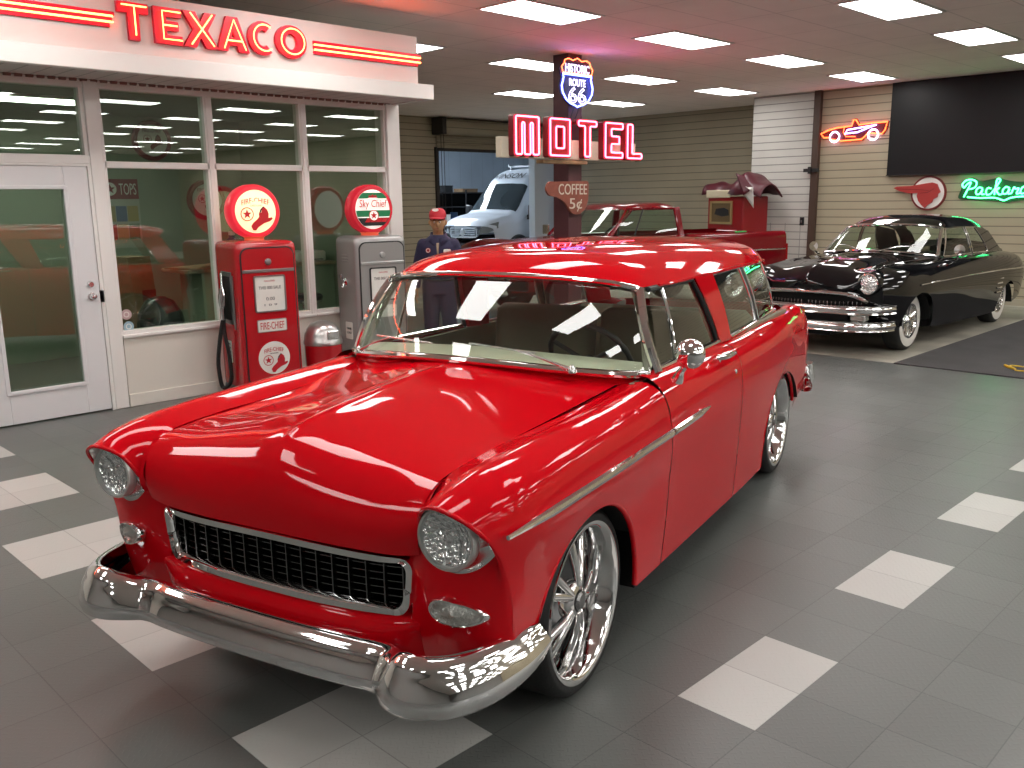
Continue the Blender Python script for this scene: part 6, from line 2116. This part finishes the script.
cv_ = thing('maroon_cover', 'crumpled maroon vinyl cover thrown over the top of the old red cabinet', 'cover', (-6.42, 13.80, 1.88), -.25)
MARO = mat('maroon_vinyl', (.085, .010, .020), .38)
n1, n2 = 26, 14
G = np.zeros((n1, n2, 3))
for i, a in enumerate(np.linspace(-.66, .78, n1)):
    for j, b in enumerate(np.linspace(-1, 1, n2)):
        half = .34 + .10 * math.sin(a * 5)
        y = b * half
        top = .11 + .17 * math.exp(-((a - .32) / .20) ** 2) + .025 * math.sin(a * 9)
        z = top * (1 - abs(b) ** 3 * 1.0) - .10 * abs(b) ** 4 - (.08 * max(0, a - .62) / .18 if a > .62 else 0) - 0
        G[i, j] = (a + .03 * b * math.sin(7 * b), y, z + .015 * math.sin(11 * a + 5 * b))
MB().grid(G, 0, True).build('cover_sheet', MARO, cv_, angle=50, solid=.02)
fl_ = np.array([[(.42 + .20 * t + .06 * s_, -.42 + .05 * s_, .24 - .30 * t * (1 - .3 * s_) - .03 * s_) for t in np.linspace(0, 1, 8)] for s_ in np.linspace(-1, 1, 6)])
MB().grid(fl_, 0, False).build('loose_flap', MARO, cv_, angle=50, solid=.02)
lin = np.array([[(.46 + .26 * t, -.40 - .02 * s_, .02 + .02 * s_ - .16 * t * abs(s_) + .05 * s_) for t in np.linspace(0, 1, 8)] for s_ in np.linspace(-1.6, 1, 6)])
MB().grid(lin, 0, False).build('pale_lining', PAPER, cv_, angle=50, solid=.008)

# yellow cord on the mat
yc = MB()
P = [(.04 + (.16 + .05 * math.sin(3 * t)) * math.cos(t), 8.50 + (.17 + .05 * math.cos(2 * t)) * math.sin(t), .022 + .004 * math.sin(t * 2.5)) for t in np.linspace(.3, 2 * PI + 1.6, 44)]
yc.tube(P + [(.16, 8.78, .022), (.45, 8.70, .022), (.75, 8.62, .022), (1.3, 8.70, .022)], .0075, 8)
yc.tube([(-.06, 8.42, .024), (-.14, 8.50, .022), (-.20, 8.58, .022)], [.012, .016, .012], 8)
o = yc.build('extension_cord', mat('yellow_cord', (.55, .36, .01), .4))
tag(o, 'coiled yellow cord lying on the charcoal mat at the edge of the picture', 'cord')
# ------------------------------------------------------------------ things inside the office
def round_disc(loc, R, label):  # rimmed disc with hat print, set on the office back wall
    t = thing('round_wall_disc', label, 'sign', M=facing_px(*loc))
    MB().lathe([(0, .0), (R, .0), (R, .04), (R * .96, .055), (R * .80, .055), (R * .78, .045), (0, .045)], 'z', (0, 0, 0), 48).build('rim', mat('disc_rim_maroon', (.22, .015, .02), .35), t, angle=40)
    f = MB().lathe([(0, .0465), (R * .775, .0465)], 'z', (0, 0, 0), 48).build('face', WHITE_E, t)
    hat_badge_local(t, Matrix.Identity(4), .0, -.0, R * .62, .048, mat('disc_rim_maroon', ()))
    lettering('lettering', 'FIRE-CHIEF', R * .95, R * .18, mat('disc_rim_maroon', ()), t, 0, R * .48, .048, .002)
    return t


round_disc((-8.29, 3.56, 2.48), .235, 'maroon rimmed round disc with a hat, high up inside the office left window')
round_disc((-8.29, 4.19, 1.78), .250, 'maroon rimmed round disc behind the lit pump globe inside the office')
ps = thing('wall_poster', 'tall poster with a maroon star header on the green office wall', 'poster', M=facing_px(-8.295, 3.13, 1.63))
box('sheet', -.22, .22, -.40, .40, 0, .006, mat('poster_paper', (.42, .46, .38), .6), ps)
box('header', -.22, .22, .17, .40, .006, .008, mat('disc_rim_maroon', ()), ps)
shape('star_emblem', [circ(-.11, .285, .075)], .002, PAPER, ps, z=.008)
shape('star', [star(-.11, .285, .062)], .002, mat('disc_rim_maroon', ()), ps, z=.0105)
lettering('lettering', 'TOPS', .20, .13, PAPER, ps, .095, .285, .008, .002)
pc_ = [(.36, .30, .14), (.10, .16, .28), (.40, .33, .12), (.30, .08, .06), (.42, .36, .20), (.12, .22, .12)]
k = 0
for r_ in range(2):
    for c_ in range(3):
        x, y = -.20 + c_ * .135, .02 - r_ * .21
        box('printed_picture', x, x + .125, y - .11, y + .07, .006, .009, mat('print_%d' % k, pc_[k], .6), ps)
        k += 1
SAGEC = mat('sage_counter', (.30, .37, .28), .5)
ct = thing('counter', 'sage green service counter behind the office windows', 'counter', (-6.5, 3.7, 0))
MB().box(-.28, .22, -.62, 1.0, 0, 1.03).build('counter_body', SAGEC, ct, smooth=False)
MB().box(-.33, .28, -.80, 1.0, 1.03, 1.07, 0, .01).build('counter_top', mat('counter_top_tan', (.40, .33, .22), .5), ct, smooth=False)
MB().box(.22, .235, -.60, 1.0, 0, .10).build('kick_board', BLACK, ct, smooth=False)
cb = thing('cardboard_sheet', 'flattened brown cardboard lying on the end of the sage counter', 'cardboard', (-6.45, 3.15, 1.072), .3)
MB().box(-.24, .26, -.26, .30, 0, .012).build('lower_sheet', CARDB, cb, smooth=False)
MB().grid(np.array([[(-.20 + .4 * a, -.22 + .46 * b, .018 + .05 * a * b) for b in np.linspace(0, 1, 6)] for a in np.linspace(0, 1, 6)]), 0, True).build('lifted_flap', mat('pale_cardboard', (.46, .36, .22), .7), cb, solid=.006)
bt = thing('jug', 'dark blue plastic jug standing on the counter beside the cardboard', 'jug', (-6.6, 3.62, 1.071))
MB().lathe([(0, 0), (.09, .0), (.10, .02), (.10, .20), (.075, .26), (.032, .30), (.028, .33)], 'z', (0, 0, 0), 20).build('jug_body', mat('jug_blue', (.015, .03, .12), .3), bt)
MB().lathe([(.034, .32), (.034, .36), (0, .362)], 'z', (0, 0, 0), 16).build('cap', PAPER, bt)
bx = thing('carton', 'tall narrow brown carton leaning in the office corner by the door post', 'box', (-7.0, 2.74, 0), .2)
MB().loft([[(x * .16, y * .13 - .10 * z / 1.2, z) for x, y in ((-1, -1), (1, -1), (1, 1), (-1, 1))] for z in (0, 1.2)], True, True).build('carton_body', CARDB, bx, smooth=False)
box('printed_band', .162, .166, -.10, .06, .55, .85, mat('carton_print', (.22, .05, .04), .7), bx)
bn = thing('waste_bin', 'dark dome-topped waste bin standing low behind the office window', 'bin', (-5.75, 2.38, 0))
MB().lathe([(0, 0), (.20, 0), (.21, .55), (.22, .58), (.20, .72), (.13, .84), (.05, .88), (0, .885)], 'z', (0, 0, 0), 28).build('bin_shell', mat('bin_dark', (.03, .035, .035), .25), bn)
MB().lathe([(.222, .56), (.226, .575), (.222, .59)], 'z', (0, 0, 0), 28).build('rim_band', GREY, bn)
pr = thing('receipt_printer', 'small white office printer on the counter between the two pumps', 'printer', (-6.45, 4.45, 1.071), -.2)
MB().box(-.16, .16, -.18, .18, 0, .12, 0, .02).build('printer_body', WHITE_E, pr, smooth=False)
box('paper_tray', .05, .20, -.12, .12, .02, .035, GREY, pr)
sl_ = thing('stool', 'round black stool in front of the counter between the pumps', 'stool', (-5.95, 4.12, 0))
MB().lathe([(0, .68), (.15, .68), (.165, .70), (.165, .73), (.14, .75), (0, .755)], 'z', (0, 0, 0), 28).build('seat', BLACK, sl_)
MB().lathe([(.152, .66), (.158, .665), (.158, .685), (.150, .69)], 'z', (0, 0, 0), 28).build('seat_band', CHROME_R, sl_)
for a in (.6, 2.2, 3.75, 5.3):
    MB().tube([(.11 * math.cos(a), .11 * math.sin(a), .67), (.19 * math.cos(a), .19 * math.sin(a), 0)], .011, 8).build('leg', CHROME_R, sl_)
MB().tube([(.16 * math.cos(t), .16 * math.sin(t), .25) for t in np.linspace(0, 2 * PI, 28, endpoint=False)], .008, 6, closed=True).build('foot_ring', CHROME_R, sl_)
for y, z, c, lb in ((1.865, .80, (.5, .35, .35), 'small round pinkish sticker low on the office window, the upper of two'), (1.875, .695, (.30, .45, .52), 'small round pale blue sticker low on the office window, the lower of two')):
    st_ = thing('window_sticker', lb, 'sticker', M=facing_px(-5.2455, y, z))
    shape('sticker_face', [circ(0, 0, .045, 24)], .001, mat('sticker_%d' % int(z * 1000), c, .5), st_)
    shape('sticker_print', [circ(0, .0, .025, 20), circ(0, 0, .018, 20)[::-1]], .0006, PAPER, st_, z=.001)

# ------------------------------------------------------------------ the attendant figure by the silver pump
SKIN = mat('tan_skin', (.43, .235, .115), .5)
NAVY = mat('navy_uniform', (.022, .020, .060), .75, bump=.2, bscale=40)
man = thing('person', 'person in a red cap and navy work uniform standing behind the silver pump, arms hanging', 'person', (-4.705, 4.96, 0), .80)


def limb(mb, pts, rad, n=12, k=6):
    P = spline(pts, (len(pts) - 1) * k + 1) if len(pts) > 2 else np.linspace(pts[0], pts[1], k + 1)
    R = np.interp(np.linspace(0, 1, len(P)), np.linspace(0, 1, len(rad)), rad)
    mb.tube([tuple(p) for p in P], R, n)
    for p, r in ((P[0], R[0]), (P[-1], R[-1])):
        mb.lathe([(.0, -r * .98)] + [(r * math.cos(a), r * math.sin(a)) for a in np.linspace(-1.2, 1.2, 7)] + [(.0, r * .98)], 'z', tuple(p), n)
    return mb


def ring_loft(mb, rows, n=24):
    """rows: (z, cx, cy, rx, ry)"""
    L = [[(cx + rx * math.cos(t), cy + ry * math.sin(t), z) for t in np.linspace(0, 2 * PI, n, endpoint=False)] for z, cx, cy, rx, ry in rows]
    return mb.loft(L, True, True)


def voxel(o, size, it=4):
    md = o.modifiers.new('fuse', 'REMESH')
    md.mode = 'VOXEL'
    md.voxel_size = size
    md.use_smooth_shade = True
    sm = o.modifiers.new('relax', 'SMOOTH')
    sm.factor = .5
    sm.iterations = it
    return o


# head: an egg with brow, nose, lips, chin, ears (front is -y)
def head_mesh(c, sx, sy, sz):
    n1, n2 = 40, 48
    G = np.zeros((n1, n2, 3))
    for i, ph in enumerate(np.linspace(.02, PI - .02, n1)):
        for j, th in enumerate(np.linspace(0, 2 * PI, n2, endpoint=False)):
            x, y, z = math.sin(ph) * math.cos(th), math.sin(ph) * math.sin(th), math.cos(ph)
            fx = math.exp(-(x / .22) ** 2)
            front = max(0, -y)
            w = 1.0 - .22 * max(0, -z) ** 1.5
            d = 0.0
            d += .16 * fx * front * math.exp(-((z + .18) / .16) ** 2) * math.exp(-(x / .13) ** 2)      # nose
            d += .05 * front * math.exp(-((z - .16) / .10) ** 2)                                       # brow
            d -= .07 * front * (math.exp(-((x - .33) / .16) ** 2) + math.exp(-((x + .33) / .16) ** 2)) * math.exp(-((z - .02) / .10) ** 2)   # eye hollows
            d += .05 * front * math.exp(-(x / .30) ** 2) * (math.exp(-((z + .46) / .045) ** 2) + math.exp(-((z + .56) / .05) ** 2))   # lips
            d -= .03 * front * math.exp(-(x / .25) ** 2) * math.exp(-((z + .51) / .02) ** 2)
            d += .07 * front * math.exp(-(x / .28) ** 2) * math.exp(-((z + .78) / .12) ** 2)            # chin
            d += .04 * front * (math.exp(-((x - .48) / .16) ** 2) + math.exp(-((x + .48) / .16) ** 2)) * math.exp(-((z + .22) / .14) ** 2)  # cheeks
            G[i, j] = (c[0] + sx * x * w * (1 + d * .2), c[1] + sy * y * (1 - .12 * max(0, -z) * (y > 0)) * (1 + 0) - sy * d * 1.3, c[2] + sz * z)
    mb = MB()
    mb.loft([[tuple(p) for p in r] for r in G], True, True)
    return mb


HC_ = (0, -.015, 1.505)
bd = MB()
hm = head_mesh(HC_, .076, .096, .118)
bd.add(hm.v, hm.f)
for s in (1, -1):
    bd.tube([(s * .074, .0, 1.475), (s * .086, .008, 1.500), (s * .084, .012, 1.53)], [.010, .016, .012], 8)
limb(bd, [(0, .012, 1.30), (0, .004, 1.40), (0, -.008, 1.45)], [.062, .054, .056])
ring_loft(bd, [(.90, 0, 0, .150, .100), (1.05, 0, .0, .145, .098), (1.20, 0, .0, .168, .108), (1.30, 0, .005, .150, .090), (1.345, 0, .010, .07, .06)])
for s in (1, -1):
    limb(bd, [(s * .165, .01, 1.285), (s * .225, .02, 1.05), (s * .240, -.03, .84)], [.056, .047, .040, .034, .028])
    limb(bd, [(s * .085, .0, .90), (s * .095, -.005, .50), (s * .10, .015, .09)], [.090, .075, .056, .052, .040])
    limb(bd, [(s * .10, .03, .055), (s * .11, -.11, .035)], [.045, .034])
    # hand: palm, four fingers curled a little, thumb from its side
    wx, wy, wz = s * .242, -.036, .83
    pm = []
    for z, cx, cy, rx, ry in ((.005, 0, 0, .018, .026), (-.03, .003, -.004, .020, .036), (-.075, .004, -.010, .018, .042), (-.095, .004, -.012, .014, .040)):
        pm.append((wz + z, wx + s * cx, wy + cy, rx, ry))
    ring_loft(bd, pm, 16)
    for q, (dy, ln) in enumerate(((-.042, .070), (-.020, .080), (.002, .074), (.023, .058))):
        b0 = np.array([wx + s * .004, wy + dy - .006, wz - .088])
        bd.tube([tuple(b0), tuple(b0 + np.array([s * .003, -.004, -ln * .45])), tuple(b0 + np.array([-s * .006, -.008, -ln * .75])), tuple(b0 + np.array([-s * .018, -.010, -ln]))], [.0095, .009, .0082, .0065], 8)
    bd.tube([(wx - s * .004, wy - .026, wz - .025), (wx - s * .012, wy - .056, wz - .050), (wx - s * .016, wy - .066, wz - .078), (wx - s * .020, wy - .066, wz - .098)], [.014, .012, .010, .008], 8)
voxel(bd.build('body', SKIN, man), .0065, 3)
for s in (1, -1):
    ey = MB().lathe([(0, -.011), (.008, -.008), (.011, 0), (.008, .008), (0, .011)], 'y', (s * .0285, -.098, 1.512), 12)
    eo = ey.build('eye', mat('eye_white', (.7, .68, .62), .2), man)
    MB().lathe([(0, -.0125), (.004, -.012), (.005, -.010)], 'y', (s * .0285, -.098, 1.512), 10).build('iris', BLACK, eo)
    MB().tube([(s * .013, -.112, 1.530), (s * .030, -.112, 1.535), (s * .045, -.103, 1.528)], [.003, .004, .002], 6).build('eyebrow', mat('brown_hair', (.05, .025, .012), .8), man)
MB().tube([(-.022, -.116, 1.445), (0, -.121, 1.447), (.022, -.116, 1.445)], [.002, .0035, .002], 6).build('mouth', mat('lip', (.25, .07, .05), .5), man)
hr = MB()
ring_loft(hr, [(1.475, 0, .045, .070, .062), (1.51, 0, .025, .080, .082), (1.55, 0, .008, .082, .094), (1.59, 0, .0, .078, .092)])
hr.build('hair', mat('brown_hair', ()), man)
# shirt, collar, badges, trousers, belt, shoes, cap
shm = MB()
ring_loft(shm, [(.88, 0, 0, .172, .120), (1.00, 0, .0, .166, .118), (1.16, 0, -.002, .188, .126), (1.26, 0, .0, .190, .118), (1.325, 0, .006, .150, .098), (1.380, 0, .012, .080, .074)])
for s in (1, -1):
    limb(shm, [(s * .155, .01, 1.272), (s * .228, .02, 1.05), (s * .243, -.025, .86)], [.074, .062, .055, .050, .046])
voxel(shm.build('shirt', NAVY, man), .009, 4)
cl = MB()
for s in (1, -1):
    cl.loft([[(s * .012, -.080, 1.338), (s * .062, -.058, 1.372), (s * .080, .02, 1.405), (s * .05, .075, 1.412)], [(s * .032, -.118, 1.262), (s * .098, -.084, 1.312), (s * .100, .03, 1.345), (s * .055, .092, 1.350)]], False)
cl.build('collar', NAVY, man, solid=.006)
MB().loft([[(-.014, -.1155, 1.30), (.014, -.1155, 1.30)], [(-.010, -.133, 1.20), (.010, -.133, 1.20)], [(-.004, -.134, 1.10), (.004, -.134, 1.10)]], False).build('undershirt', mat('tan_undershirt', (.30, .22, .15), .8), man, solid=.004)
Mb = Matrix(((1, 0, 0, 0), (0, 0, -1, -.128), (0, 1, 0, 0), (0, 0, 0, 1)))
shape('round_badge', [circ(-.100, 1.225, .026)], .010, mat('badge_red', (.38, .02, .03), .6), man, z=-.006, M=Mb)
shape('badge_ring', [circ(-.100, 1.225, .021), circ(-.100, 1.225, .016)[::-1]], .003, PAPER, man, z=.0045, M=Mb)
shape('name_patch', [rrect(.060, .135, 1.195, 1.235, .012)], .012, PAPER, man, z=-.010, M=Mb)
tr = MB()
for s in (1, -1):
    limb(tr, [(s * .080, .0, .86), (s * .096, -.005, .50), (s * .10, .012, .09)], [.108, .096, .082, .076, .074])
ring_loft(tr, [(.76, 0, 0, .165, .118), (.86, 0, 0, .168, .122), (.93, 0, 0, .160, .116)])
voxel(tr.build('trousers', NAVY, man), .010, 4)
MB().tube([(.168 * math.cos(t), .121 * math.sin(t), .915) for t in np.linspace(0, 2 * PI, 32, endpoint=False)], .014, 8, closed=True).build('belt', BLACK, man)
for s in (1, -1):
    sh = MB()
    ring_loft(sh, [(.0, s * .105, -.035, .050, .135), (.03, s * .105, -.035, .050, .135), (.06, s * .104, -.015, .046, .110), (.095, s * .10, .02, .046, .062)])
    sh.build('shoe', mat('black_leather', (.012, .011, .010), .35), man)
cap = MB()
ring_loft(cap, [(1.560, 0, -.006, .088, .106), (1.590, 0, -.004, .089, .106), (1.625, 0, .0, .080, .092), (1.648, 0, .004, .056, .064), (1.656, 0, .006, .02, .022)])
co_ = cap.build('cap', mat('cap_red', (.50, .02, .035), .7), man)
bm_ = []
for t in np.linspace(-1, 1, 15):
    a = t * 1.15
    bm_.append([(.086 * math.sin(a), -.104 * math.cos(a) - .004, 1.566), (.088 * math.sin(a), -.104 * math.cos(a) - .055 * math.cos(a * 1.2), 1.560 - .010 * t * t), (.084 * math.sin(a), -.104 * math.cos(a) - .085 * math.cos(a * 1.25) ** .8 if abs(a) < 1.2 else -.06, 1.548 - .016 * t * t)])
MB().grid(np.array(bm_)).build('cap_bill', mat('cap_red', ()), co_, solid=.006)
shape('cap_patch', [[(.032 * math.cos(t), 1.603 + .015 * math.sin(t)) for t in np.linspace(0, 2 * PI, 24)[:-1]]], .010, PAPER, co_, M=Matrix(((1, 0, 0, 0), (0, .25, -1, -.512 + .0), (0, 1, .0, 0), (0, 0, 0, 1))))
